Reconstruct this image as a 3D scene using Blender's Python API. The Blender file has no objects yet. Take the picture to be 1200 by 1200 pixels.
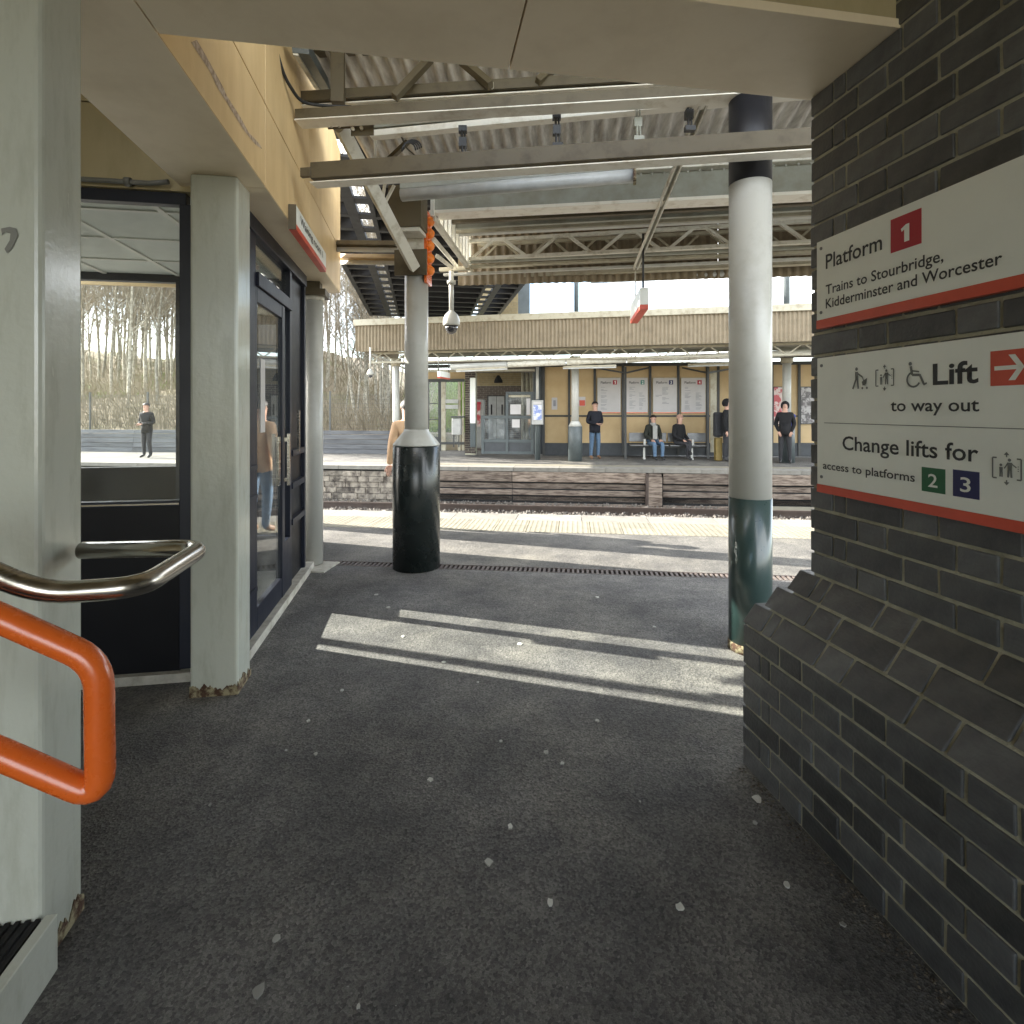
import bpy, math, random
from mathutils import Vector, Matrix
random.seed(7)
R = math.radians
S = bpy.context.scene
COL = S.collection
# ---------------------------------------------------------------- camera, sky, sun, exposure
EYE = 1.5; FP = 640.0; CX = 600.0; HY = 481.0          # eye height, focal length in photo pixels, horizon row
cam_d = bpy.data.cameras.new('camera'); cam = bpy.data.objects.new('camera', cam_d); COL.objects.link(cam)
cam.location = (0, 0, EYE); cam.rotation_euler = (R(90), 0, 0)
cam_d.sensor_width = 36; cam_d.lens = 36*FP/1200; cam_d.shift_y = -(600-HY)/1200
cam_d.clip_start = .05; cam_d.clip_end = 500
S.camera = cam
SUN_EL = R(25); SUN_DIR = Vector((-.953*math.cos(SUN_EL), .302*math.cos(SUN_EL), math.sin(SUN_EL)))
W = bpy.data.worlds.new('World'); S.world = W; W.use_nodes = True
nt = W.node_tree; nt.nodes.clear()
sky = nt.nodes.new('ShaderNodeTexSky'); sky.sky_type = 'NISHITA'; sky.sun_disc = False
sky.sun_elevation = SUN_EL; sky.sun_rotation = math.atan2(SUN_DIR.x, SUN_DIR.y) % (2*math.pi)
sky.dust_density = 1.0; sky.ozone_density = 1.2
tc = nt.nodes.new('ShaderNodeTexCoord'); nz = nt.nodes.new('ShaderNodeTexNoise')
nz.inputs['Scale'].default_value = 2.2; nz.inputs['Detail'].default_value = 7; nz.inputs['Roughness'].default_value = .6
rp = nt.nodes.new('ShaderNodeValToRGB'); rp.color_ramp.elements[0].position = .4; rp.color_ramp.elements[1].position = .6
mx = nt.nodes.new('ShaderNodeMixRGB'); mx.inputs[2].default_value = (8.2, 8.3, 8.3, 1)
bg = nt.nodes.new('ShaderNodeBackground'); bg.inputs[1].default_value = .15
wo = nt.nodes.new('ShaderNodeOutputWorld')
L_ = nt.links.new
L_(tc.outputs['Generated'], nz.inputs['Vector']); L_(nz.outputs['Fac'], rp.inputs[0]); L_(rp.outputs[0], mx.inputs[0])
L_(sky.outputs[0], mx.inputs[1]); L_(mx.outputs[0], bg.inputs[0]); L_(bg.outputs[0], wo.inputs[0])
sd = bpy.data.lights.new('sun', 'SUN'); sd.energy = 5.0; sd.angle = R(.5); sd.color = (1, .94, .84)
sun = bpy.data.objects.new('sun', sd); COL.objects.link(sun)
sun.rotation_euler = SUN_DIR.to_track_quat('Z', 'Y').to_euler()
S.view_settings.view_transform = 'Standard'; S.view_settings.look = 'None'
S.view_settings.exposure = 2.5; S.view_settings.gamma = 1; S.view_settings.use_curve_mapping = False
S.cycles.max_bounces = 12; S.cycles.diffuse_bounces = 7; S.cycles.transparent_max_bounces = 16
# ---------------------------------------------------------------- materials
def lin(c): return tuple(((v/255+.055)/1.055)**2.4 if v/255 > .04045 else v/255/12.92 for v in c)
def mat(name, col, rough=.6, metal=0, var=.12, scale=6, bump=.0, bscale=80, obj=True, col2=None, lo=.4, hi=.7, rnd=.0, detail=6, stretch=None, spec=.5, coat=0):
    m = bpy.data.materials.new(name); m.use_nodes = True; n = m.node_tree; b = n.nodes['Principled BSDF']; l = n.links.new
    b.inputs['Roughness'].default_value = rough; b.inputs['Metallic'].default_value = metal
    b.inputs['Specular IOR Level'].default_value = spec; b.inputs['Coat Weight'].default_value = coat; b.inputs['Coat Roughness'].default_value = .15
    t = n.nodes.new('ShaderNodeTexCoord'); src = t.outputs['Object' if obj else 'Generated']
    if stretch:
        mp = n.nodes.new('ShaderNodeMapping'); mp.inputs['Scale'].default_value = stretch; l(src, mp.inputs[0]); src = mp.outputs[0]
    z = n.nodes.new('ShaderNodeTexNoise'); z.inputs['Scale'].default_value = scale; z.inputs['Detail'].default_value = detail; z.inputs['Roughness'].default_value = .65
    l(src, z.inputs['Vector'])
    r = n.nodes.new('ShaderNodeValToRGB'); r.color_ramp.elements[0].position = lo; r.color_ramp.elements[1].position = hi
    c2 = col2 or tuple(v*(1-var*2) for v in col)
    r.color_ramp.elements[0].color = (*col, 1); r.color_ramp.elements[1].color = (*c2, 1)
    l(z.outputs['Fac'], r.inputs[0]); out = r.outputs[0]
    if rnd:
        oi = n.nodes.new('ShaderNodeObjectInfo'); hs = n.nodes.new('ShaderNodeHueSaturation'); mr = n.nodes.new('ShaderNodeMapRange')
        mr.inputs[3].default_value = 1-rnd; mr.inputs[4].default_value = 1+rnd
        l(oi.outputs['Random'], mr.inputs[0]); l(mr.outputs[0], hs.inputs['Value']); l(out, hs.inputs['Color']); out = hs.outputs[0]
    l(out, b.inputs['Base Color'])
    rr = n.nodes.new('ShaderNodeMapRange'); rr.inputs[3].default_value = max(.03, rough-.1); rr.inputs[4].default_value = min(1, rough+.12)
    l(z.outputs['Fac'], rr.inputs[0]); l(rr.outputs[0], b.inputs['Roughness'])
    if bump:
        z2 = n.nodes.new('ShaderNodeTexNoise'); z2.inputs['Scale'].default_value = bscale; z2.inputs['Detail'].default_value = 5; l(t.outputs['Object'], z2.inputs['Vector'])
        bp = n.nodes.new('ShaderNodeBump'); bp.inputs['Strength'].default_value = bump; bp.inputs['Distance'].default_value = .01
        l(z2.outputs['Fac'], bp.inputs['Height']); l(bp.outputs[0], b.inputs['Normal'])
    return m
def glass(name, tint=(.86, .9, .88), ior=1.5, rough=.0, dirt=.05):
    m = bpy.data.materials.new(name); m.use_nodes = True; n = m.node_tree; n.nodes.clear(); l = n.links.new
    tr = n.nodes.new('ShaderNodeBsdfTransparent'); tr.inputs[0].default_value = (*tint, 1)
    gl = n.nodes.new('ShaderNodeBsdfGlossy'); gl.inputs['Roughness'].default_value = rough
    df = n.nodes.new('ShaderNodeBsdfDiffuse'); df.inputs[0].default_value = (.6, .62, .6, 1)
    t = n.nodes.new('ShaderNodeTexCoord'); z = n.nodes.new('ShaderNodeTexNoise'); z.inputs['Scale'].default_value = 3; z.inputs['Detail'].default_value = 8
    mr = n.nodes.new('ShaderNodeMapRange'); mr.inputs[1].default_value = .45; mr.inputs[2].default_value = .8; mr.inputs[3].default_value = dirt*.3; mr.inputs[4].default_value = dirt*2
    ge_ = n.nodes.new('ShaderNodeNewGeometry'); dp_ = n.nodes.new('ShaderNodeVectorMath'); dp_.operation = 'DOT_PRODUCT'; l(ge_.outputs['Normal'], dp_.inputs[0]); l(ge_.outputs['Incoming'], dp_.inputs[1])
    def mth(op, a, b=None):
        q = n.nodes.new('ShaderNodeMath'); q.operation = op
        for i_, w_ in enumerate((a, b)):
            if w_ is None: continue
            if isinstance(w_, (int, float)): q.inputs[i_].default_value = w_
            else: l(w_, q.inputs[i_])
        return q.outputs[0]
    f0 = ((ior-1)/(ior+1))**2
    fr_ = mth('ADD', mth('MULTIPLY', mth('POWER', mth('SUBTRACT', 1.0, mth('ABSOLUTE', dp_.outputs['Value'])), 5.0), 1-f0), f0)
    m0 = n.nodes.new('ShaderNodeMixShader'); m1 = n.nodes.new('ShaderNodeMixShader'); o = n.nodes.new('ShaderNodeOutputMaterial')
    l(t.outputs['Object'], z.inputs['Vector']); l(z.outputs['Fac'], mr.inputs[0]); l(mr.outputs[0], m0.inputs[0])
    l(tr.outputs[0], m0.inputs[1]); l(df.outputs[0], m0.inputs[2])
    l(fr_, m1.inputs[0]); l(m0.outputs[0], m1.inputs[1]); l(gl.outputs[0], m1.inputs[2]); l(m1.outputs[0], o.inputs[0])
    return m
def asphalt(name, col, wear):
    m = bpy.data.materials.new(name); m.use_nodes = True; n = m.node_tree; b = n.nodes['Principled BSDF']; l = n.links.new
    t = n.nodes.new('ShaderNodeTexCoord')
    def noise(s, d=6):
        z = n.nodes.new('ShaderNodeTexNoise'); z.inputs['Scale'].default_value = s; z.inputs['Detail'].default_value = d; z.inputs['Roughness'].default_value = .7; l(t.outputs['Object'], z.inputs['Vector']); return z.outputs['Fac']
    def ramp(f, p0, c0, p1, c1):
        r = n.nodes.new('ShaderNodeValToRGB'); r.color_ramp.elements[0].position = p0; r.color_ramp.elements[1].position = p1
        r.color_ramp.elements[0].color = (*c0, 1); r.color_ramp.elements[1].color = (*c1, 1); l(f, r.inputs[0]); return r.outputs[0]
    def mixc(f, a, c, mode='MIX', fac=None):
        x = n.nodes.new('ShaderNodeMixRGB'); x.blend_type = mode
        if fac is not None: x.inputs[0].default_value = fac
        else: l(f, x.inputs[0])
        l(a, x.inputs[1]); l(c, x.inputs[2]); return x.outputs[0]
    base = ramp(noise(.9, 8), .35, tuple(v*.72 for v in col), .7, tuple(v*1.3 for v in col))
    v = n.nodes.new('ShaderNodeTexVoronoi'); v.inputs['Scale'].default_value = 120; l(t.outputs['Object'], v.inputs['Vector'])
    agg = ramp(v.outputs['Color'], .1, (.45, .45, .45), .95, (1.7, 1.68, 1.62))
    c = mixc(None, base, agg, 'MULTIPLY', .75)
    fine = ramp(noise(260, 3), .35, (.6, .6, .6), .68, (1.35, 1.35, 1.35)); c = mixc(None, c, fine, 'MULTIPLY', .8)
    c = mixc(None, c, ramp(noise(2.3, 10), .42, (.72, .72, .73), .6, (1.12, 1.11, 1.08)), 'MULTIPLY', .9)
    c = mixc(None, c, ramp(noise(.35, 4), .5, (.8, .8, .82), .56, (1.06, 1.05, 1.02)), 'MULTIPLY', .8)
    specks = ramp(noise(46, 2), .735, (0, 0, 0), .76, (1, 1, 1)); cc = n.nodes.new('ShaderNodeRGB'); cc.outputs[0].default_value = (.3, .3, .28, 1)
    c = mixc(specks, c, cc.outputs[0])
    l(c, b.inputs['Base Color']); b.inputs['Roughness'].default_value = .82; b.inputs['Specular IOR Level'].default_value = .35
    bp = n.nodes.new('ShaderNodeBump'); bp.inputs['Strength'].default_value = .6; bp.inputs['Distance'].default_value = .004
    bp2 = n.nodes.new('ShaderNodeBump'); bp2.inputs['Strength'].default_value = .5; bp2.inputs['Distance'].default_value = .03
    l(v.outputs['Distance'], bp.inputs['Height']); l(noise(9, 8), bp2.inputs['Height']); l(bp2.outputs[0], bp.inputs['Normal']); l(bp.outputs[0], b.inputs['Normal'])
    return m
def mottled_cream(name, col, col2): return mat(name, col, .45, col2=col2, stretch=(1.6, 1.6, .45), scale=2.6, lo=.45, hi=.85, bump=.04, bscale=140)
MT = dict(
 asphalt=asphalt('asphalt', (.165, .162, .157), .1), asphalt_light=asphalt('platform_asphalt', (.145, .141, .13), .1),
 cream=mottled_cream('cream_cladding', (.86, .74, .54), (.74, .62, .43)),
 yellow=mottled_cream('yellow_cladding', (.68, .5, .26), (.52, .36, .17)),
 olive=mottled_cream('bulkhead_paint', (.46, .39, .23), (.34, .28, .15)),
 tape=mat('torn_tape', (.5, .4, .3), .8, col2=(.24, .17, .11), scale=40, lo=.4, hi=.6),
 pillar=mat('grey_green_paint', (.52, .54, .475), .22, col2=(.34, .34, .27), scale=5, lo=.5, hi=.95, stretch=(3, 3, .7), bump=.12, bscale=45, coat=.4),
 rust=mat('rusty_base', (.32, .28, .17), .9, col2=(.07, .035, .02), scale=22, lo=.42, hi=.56, bump=.6, bscale=60),
 concrete=mat('pale_concrete', (.5, .48, .42), .85, col2=(.3, .28, .23), scale=9, bump=.3, bscale=60),
 brick=mat('blue_engineering_brick', (.105, .107, .109), .42, col2=(.062, .063, .067), scale=11, lo=.35, hi=.7, bump=.3, bscale=70, rnd=.42),
 mortar=mat('mortar', (.42, .4, .31), .95, col2=(.26, .245, .18), scale=12, bump=.6, bscale=120),
 white=mat('white_paint', (.44, .44, .405), .33, col2=(.35, .34, .3), scale=5, lo=.5, hi=.8),
 brightwhite=mat('bright_white_paint', (.8, .8, .74), .4, var=.05),
 flange=mat('uplit_flange_paint', (.78, .75, .66), .5, col2=(.55, .49, .38), scale=8, lo=.5, hi=.75),  # cream made whiter: light thrown up from the floor is put into the colour
 offwhite=mat('aged_cream_paint', (.4, .37, .28), .5, col2=(.25, .21, .14), scale=7, lo=.48, hi=.75),
 beam=mat('khaki_steel_paint', (.095, .076, .042), .55, col2=(.055, .04, .022), scale=8, lo=.5, hi=.78, bump=.05),
 beampale=mat('pale_steel_paint', (.6, .58, .5), .45, col2=(.33, .29, .2), scale=9, lo=.5, hi=.75),
 girder=mat('grey_girder_paint', (.3, .31, .265), .5, col2=(.22, .21, .16), scale=4),
 corr=mat('weathered_corrugated_sheet', (.58, .56, .52), .85, col2=(.28, .26, .235), scale=5, lo=.38, hi=.68, stretch=(3, .5, 3)),
 corrtan=mat('tan_corrugated_sheet', (.23, .185, .12), .6, col2=(.15, .115, .07), scale=4, lo=.45, hi=.8),
 black=mat('black_green_gloss_paint', (.012, .017, .016), .26, var=.2, scale=5, coat=.15),
 darktop=mat('dark_column_paint', (.014, .014, .018), .45, var=.2),
 green=mat('dark_green_paint', (.022, .044, .042), .3, col2=(.03, .056, .053), scale=40, lo=.6, hi=.75, coat=.35),
 greygreen=mat('slate_paint', (.075, .09, .092), .45),
 navy=mat('navy_frame_paint', (.005, .008, .02), .42, var=.05),
 navydark=mat('navy_panel', (.003, .0035, .006), .4, var=.05, spec=.3),
 steel=mat('brushed_stainless', (.5, .47, .42), .24, metal=1, scale=3, var=.1, stretch=(1, 1, 30)),
 orange=mat('orange_powder_coat', (.75, .14, .02), .26, col2=(.25, .05, .015), scale=16, lo=.66, hi=.74, bump=.05, bscale=60, coat=.5),
 orangel=mat('orange_plastic', (.85, .22, .02), .35),
 sign=mat('sign_face_white', (.8, .82, .77), .38, var=.04, scale=3),
 signred=mat('sign_red_orange', (.62, .09, .05), .4, var=.08), crimson=mat('sign_crimson', (.42, .02, .04), .4, var=.05),
 text=mat('sign_dark_lettering', (.03, .032, .035), .5, var=.05), icon=mat('sign_grey_pictogram', (.16, .17, .165), .5, var=.1),
 signgreen=mat('sign_green', (.02, .12, .05), .4, var=.05), signnavy=mat('sign_navy', (.02, .022, .1), .4, var=.05), tealsq=mat('sign_teal', (.04, .2, .17), .4, var=.05),
 coping=mat('coping_stone', (.19, .181, .158), .8, col2=(.13, .123, .105), scale=4, bump=.2, rnd=.1),
 tactile=mat('buff_tactile_concrete', (.2, .184, .138), .8, col2=(.16, .147, .108), scale=6, bump=.2, rnd=.12),
 grate=mat('rusty_grating', (.11, .095, .085), .7, col2=(.07, .045, .04), scale=20),
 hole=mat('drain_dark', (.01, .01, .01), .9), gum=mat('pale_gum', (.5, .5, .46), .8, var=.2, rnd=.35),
 facestone=mat('stained_masonry', (.26, .23, .185), .9, col2=(.05, .04, .033), scale=6, lo=.4, hi=.65, bump=.5, bscale=25, rnd=.3),
 plank=mat('rusty_facing_plank', (.21, .17, .135), .85, col2=(.06, .042, .032), scale=5, lo=.4, hi=.62, bump=.4, bscale=30, rnd=.3, stretch=(.6, 1, 5)),
 ballast=mat('ballast_stone', (.12, .11, .095), .9, col2=(.06, .05, .042), scale=30, lo=.4, hi=.6, rnd=.3),
 grit=mat('grit', (.14, .12, .09), .9, col2=(.05, .04, .03), scale=60, lo=.45, hi=.55),
 lino=mat('pale_lino', (.42, .42, .4), .4), dullsteel=mat('dull_grey_steel', (.22, .225, .23), .4, metal=.7),
 rail=mat('rail_steel', (.09, .07, .06), .5, metal=.6), sleeper=mat('sleeper_concrete', (.25, .23, .2), .9),
 tan=mat('tan_wall_panel', (.52, .375, .195), .55, col2=(.44, .31, .15), scale=1.5, rnd=.05),
 frame=mat('charcoal_frame', (.045, .047, .045), .5), slate=mat('dark_skirting', (.05, .055, .06), .6),
 darkbrick=mat('dark_far_brick', (.1, .075, .065), .8, rnd=.35), tanbrick=mat('tan_far_brick', (.42, .33, .18), .85, rnd=.2),
 doorgrey=mat('grey_door_paint', (.38, .38, .36), .4), poster=mat('poster_paper', (.52, .5, .49), .5, var=.03), posterline=mat('poster_print', (.3, .3, .32), .6),
 posterred=mat('red_poster', (.45, .06, .07), .4, col2=(.6, .5, .46), scale=3, lo=.5, hi=.56), postergrey=mat('grey_poster', (.4, .38, .37), .4, col2=(.1, .09, .09), scale=5, lo=.45, hi=.55),
 screen=mat('blue_timetable', (.2, .26, .5), .3, col2=(.6, .62, .7), scale=8, lo=.45, hi=.55),
 glassdoor=glass('door_glass', tint=(.96, .98, .97), dirt=.03), glasswin=glass('window_glass', tint=(.97, .985, .98), dirt=.04), glassfar=glass('screen_glass', tint=(.85, .88, .9), dirt=.12),
 glassback=glass('clear_rear_glass', tint=(.99, .995, .99), ior=1.15, dirt=.004),
 ceiltile=mat('ceiling_tile', (.74, .78, .73), .7, var=.03, bump=.1), roof=mat('dark_soffit', (.16, .15, .13), .8),
 bridge=mat('dark_bridge_steel', (.022, .023, .027), .55, var=.2), bridgepanel=mat('bridge_grey_panel', (.45, .45, .43), .7),
 bark=mat('pale_bark', (.36, .34, .28), .9, col2=(.17, .15, .11), scale=9, lo=.4, hi=.6, rnd=.25), twig=mat('twig', (.26, .22, .16), .9, rnd=.25),
 bank=mat('winter_bank', (.22, .18, .12), .95, col2=(.12, .15, .05), scale=.25, lo=.52, hi=.66, bump=.5, bscale=4), brush=mat('bramble', (.24, .2, .14), .9, col2=(.13, .11, .06), scale=.5),
 grass=mat('green_grass', (.14, .24, .03), .9, col2=(.2, .26, .05), scale=2), leaf=mat('ivy_leaf', (.05, .09, .02), .7),  # grass is two plain greens mixed at random
 fence=mat('mesh_fence', (.1, .1, .09), .6), deckplank=mat('grey_blue_wall_plank', (.13, .135, .14), .85, col2=(.07, .07, .075), scale=3, stretch=(.4, 1, 4), rnd=.25),
 skin=mat('skin', (.5, .3, .22), .6, var=.05), hair=mat('dark_hair', (.02, .016, .014), .6), jeans=mat('blue_denim', (.09, .15, .23), .85, var=.15, scale=20), navycoat=mat('navy_coat', (.008, .01, .017), .9),
 blackcoat=mat('black_cloth', (.006, .006, .007), .9), greencoat=mat('dark_green_parka', (.018, .02, .014), .9), beige=mat('beige_coat', (.6, .4, .24), .8, var=.1, scale=12), greytr=mat('grey_trousers', (.025, .025, .028), .9),
 shoe=mat('brown_shoe', (.2, .11, .06), .5), shoeb=mat('black_shoe', (.02, .02, .02), .5), scarf=mat('grey_scarf', (.3, .3, .28), .9), blue=mat('blue_backpack', (.04, .05, .3), .7), mustard=mat('mustard_case', (.16, .11, .025), .6),
 lens=mat('smoked_dome', (.03, .03, .035), .05, coat=1), tube=mat('light_diffuser', (.5, .51, .49), .3), cable=mat('black_cable', (.02, .02, .02), .5), conduit=mat('grey_conduit', (.2, .2, .18), .45),
)
# ---------------------------------------------------------------- mesh helpers
class MB:
    def __init__(s): s.v = []; s.f = []; s.mi = []; s.sm = []
    def face(s, idx, mi=0, sm=False): s.f.append(idx); s.mi.append(mi); s.sm.append(sm)
    def hexa(s, p, mi=0):   # p: 8 points, bottom 4 ccw, top 4 ccw
        a = Vector(p[1])-Vector(p[0]); b = Vector(p[3])-Vector(p[0]); c = Vector(p[4])-Vector(p[0])
        n = len(s.v); s.v += [tuple(q) for q in p]; flip = a.cross(b).dot(c) < 0
        for q in ((3, 2, 1, 0), (4, 5, 6, 7), (0, 1, 5, 4), (1, 2, 6, 5), (2, 3, 7, 6), (3, 0, 4, 7)):
            q = [n+k for k in q]; s.face(q[::-1] if flip else q, mi)
        return s
    def box(s, x0, x1, y0, y1, z0, z1, mi=0):
        return s.hexa([(x0, y0, z0), (x1, y0, z0), (x1, y1, z0), (x0, y1, z0), (x0, y0, z1), (x1, y0, z1), (x1, y1, z1), (x0, y1, z1)], mi)
    def fb(s, F, u0, u1, v0, v1, z0, z1, mi=0):
        q = [F(u0, v0), F(u1, v0), F(u1, v1), F(u0, v1)]
        return s.hexa([(*p, z0) for p in q]+[(*p, z1) for p in q], mi)
    def bar(s, a, b, w, h, up=(0, 0, 1), mi=0):
        a = Vector(a); b = Vector(b); d = (b-a).normalized(); sd_ = d.cross(Vector(up))
        if sd_.length < 1e-3: sd_ = Vector((1, 0, 0))
        sd_.normalize(); u = sd_.cross(d); sd_ = sd_*w/2; u = u*h/2
        return s.hexa([a-sd_-u, a+sd_-u, b+sd_-u, b-sd_-u, a-sd_+u, a+sd_+u, b+sd_+u, b-sd_+u], mi)
    def tube(s, pts, r, n=10, cap=True, mi=0, sm=True):
        pts = [Vector(p) for p in pts]; m = len(pts); base = len(s.v)
        if not hasattr(r, '__len__'): r = [r]*m
        prev = None
        for i, p in enumerate(pts):
            d = (pts[min(i+1, m-1)]-pts[max(i-1, 0)]).normalized()
            if prev is None:
                a = d.cross(Vector((0, 0, 1)))
                if a.length < .05: a = d.cross(Vector((0, 1, 0)))
            else: a = prev-d*prev.dot(d)
            a.normalize(); prev = a; b = d.cross(a)
            for k in range(n):
                t = 2*math.pi*k/n; s.v.append(tuple(p+(a*math.cos(t)+b*math.sin(t))*r[i]))
        for i in range(m-1):
            for k in range(n):
                k2 = (k+1) % n; s.face([base+i*n+k, base+i*n+k2, base+(i+1)*n+k2, base+(i+1)*n+k], mi, sm)
        if cap:
            s.face([base+k for k in range(n)][::-1], mi); s.face([base+(m-1)*n+k for k in range(n)], mi)
        return s
    def lathe(s, prof, c=(0, 0, 0), n=32, mi=0, sm=True):   # prof: (r,z) bottom to top
        b = len(s.v)
        for r, z in prof:
            for k in range(n):
                t = 2*math.pi*k/n; s.v.append((c[0]+r*math.cos(t), c[1]+r*math.sin(t), c[2]+z))
        for i in range(len(prof)-1):
            for k in range(n):
                k2 = (k+1) % n; s.face([b+i*n+k, b+i*n+k2, b+(i+1)*n+k2, b+(i+1)*n+k], mi, sm)
        s.face([b+k for k in range(n)][::-1], mi); s.face([b+(len(prof)-1)*n+k for k in range(n)], mi)
        return s
    def poly(s, pts, mi=0): n = len(s.v); s.v += [tuple(p) for p in pts]; s.face(list(range(n, n+len(pts))), mi); return s
    def mesh(s, name):
        me = bpy.data.meshes.new(name); me.from_pydata(s.v, [], s.f)
        me.polygons.foreach_set('material_index', s.mi); me.polygons.foreach_set('use_smooth', s.sm); me.update(); return me
def obj(name, me, m=None, parent=None, loc=None, rot=None, bevel=0, **props):
    if isinstance(me, MB): me = me.mesh(name)
    if m is not None and not len(me.materials):
        for q in (m if isinstance(m, (list, tuple)) else [m]): me.materials.append(MT[q] if isinstance(q, str) else q)
    o = bpy.data.objects.new(name, me); COL.objects.link(o)
    if parent is not None: o.parent = parent; o.matrix_parent_inverse = Matrix.Translation(-ploc(parent)) if parent.rotation_euler[2] == 0 else Matrix.Identity(4)
    if loc is not None: o.location = loc
    if rot is not None: o.rotation_euler = rot
    if bevel:
        bv = o.modifiers.new('bevel', 'BEVEL'); bv.width = bevel; bv.segments = 3 if bevel > .008 else 2; bv.limit_method = 'ANGLE'; bv.harden_normals = False
    for k, v in props.items(): o[k] = v
    return o
def ploc(p):
    l = Vector(p.location)
    while p.parent: p = p.parent; l = l*0+Vector((p.location))+l*0 if False else l
    return l
PLACED = []
def thing(name, label, cat, loc=(0, 0, 0), group=None):
    o = bpy.data.objects.new(name, None); COL.objects.link(o); o.location = loc; o.empty_display_size = .1
    o['label'] = label; o['category'] = cat
    if group: o['group'] = group
    return o
def single(name, mb, m, label, cat, group=None, **k):
    o = obj(name, mb, m, **k); o['label'] = label; o['category'] = cat
    if group: o['group'] = group
    return o
# NOTE: parts are modelled in world coordinates; sub-parts of a mesh part at the origin need no offset
def sub(name, me, m, parent, **k):
    o = obj(name, me, m, None, **k); o.parent = parent
    return o
# ---------------------------------------------------------------- measuring helpers (photo measurements turned into metres)
def k_(px): return (px-CX)/FP
def at_d(px, py, D): return Vector((k_(px)*D, D, EYE-(py-HY)/FP*D))
def at_z(px, py, z): return at_d(px, py, (EYE-z)*FP/(py-HY))
def zz(py, D): return EYE-(py-HY)/FP*D
def PF(u, v): return (.9935*u+.114*v, -.114*u+.9935*v)          # platform frame
def pfu(px, v):
    k = k_(px); D = v/(.114*k+.9935); return D*(.9935*k-.114), D
def GF(u, v): return (-.987*-v+(-.162)*u, .987*u+.162*v)          # passage frame: u along passage, v to the right
def gu(px, v):                                                    # u, D on the passage-parallel plane at v
    k = k_(px); u = v*(.987-.162*k)/(k*.987+.162); return u, GF(u, v)[1]
def gv(x, y): return (-.162*x+.987*y, .987*x+.162*y)             # world -> (u, v)
def frect(mb, px0, px1, py0, py1, v, th, mi=0):                   # box on a platform-parallel plane, facing us at v
    u0, d0 = pfu(px0, v); u1, d1 = pfu(px1, v); D = (d0+d1)/2
    return mb.fb(PF, u0, u1, v, v+th, zz(py1, D), zz(py0, D), mi)
# ================================================================ SETTING: ground, platform, track
# passage / near platform surface (v = distance across the platform)
m = MB(); m.fb(PF, -14, 16, -12, 5.06, -.3, 0)
ground = obj('passage_pavement', m, 'asphalt', kind='structure')
m = MB(); m.fb(PF, -14, 16, 5.22, 6.72, -.3, 0)
plat = obj('platform_surface', m, 'asphalt_light', kind='structure')
# drain channel
m = MB(); m.fb(PF, -3, 8, 5.06, 5.22, -.3, -.03)
chan = obj('drain_channel', m, 'hole', kind='structure')
m = MB()
u = -2.5
while u < 6.5: m.fb(PF, u, u+.022, 5.075, 5.205, -.028, -.002); u += .045
for vv in (5.062, 5.206): m.fb(PF, -2.5, 6.5, vv, vv+.012, -.028, .002)
sub('drain_grating', m, 'grate', chan, kind='stuff')
# blister slabs, two rows, and coping
def blister_mesh():
    m = MB(); w = .392; m.box(0, w, 0, w-.04, -.05, 0)
    for i in range(6):
        for j in range(5):
            cx, cy = .036+i*.064, .038+j*.069; b = len(m.v)
            for r, z in ((.019, .0), (.012, .006)):
                for k in range(8): m.v.append((cx+r*math.cos(k*math.pi/4), cy+r*math.sin(k*math.pi/4), z))
            for k in range(8): m.face([b+k, b+(k+1) % 8, b+8+(k+1) % 8, b+8+k], 0, True)
            m.face([b+8+k for k in range(8)])
    me = m.mesh('tactile_slab'); me.materials.append(MT['tactile']); return me
bm_ = blister_mesh(); rotp = math.atan2(-.114, .9935)
def slab_row(v0, u0, u1, z, parent, name='tactile_slab', me=None, step=.4):
    u = u0
    while u < u1:
        x, y = PF(u, v0); o = obj(name, me or bm_, None, None, loc=(x, y, z+random.uniform(-.001, .0015)), rot=(0, 0, rotp)); o.parent = parent; u += step
slab_row(6.725, -5.0, 5.4, .002, plat); slab_row(7.08, -5.0, 5.4, .002, plat)
def coping_mesh(w, d, h):
    m = MB(); m.box(0, w-.008, 0, d, -h, 0); me = m.mesh('coping_slab'); me.materials.append(MT['coping']); return me
cm = coping_mesh(.9, .45, .09)
slab_row(7.435, -6.2, 7, 0, plat, 'coping_slab', cm, .9)
m = MB(); m.fb(PF, -14, 16, 6.72, 7.82, -.35, -.06); m.fb(PF, -14, 16, 7.3, 7.78, -1.3, -.36)
sub('platform_base', m, 'facestone', plat)
# trackbed, rails, sleepers, ballast
m = MB(); m.fb(PF, -70, 60, 7.8, 30, -1.5, -1.02); obj('trackbed', m, 'ballast', kind='structure')
m = MB(); rb = random.Random(3)
for i in range(9000):
    u = rb.uniform(-14, 14); v = rb.choice([rb.uniform(12.3, 14.25), rb.uniform(12.9, 14.25)]); x, y = PF(u, v); s_ = rb.uniform(.02, .045); z = -1.0+rb.uniform(0, .09)*(v-11.5)/2.5
    a = rb.uniform(0, 3); ca, sa = math.cos(a)*s_, math.sin(a)*s_; b = len(m.v)
    m.v += [(x+ca, y+sa, z), (x-sa, y+ca, z), (x-ca, y-sa, z), (x+sa, y-ca, z), (x, y, z+s_*1.1)]
    for k in range(4): m.face([b+k, b+(k+1) % 4, b+4])
single('ballast', m, 'ballast', 'loose grey brown ballast stones along the foot of the far platform wall', 'ballast', kind='stuff')
trk = {}
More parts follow.
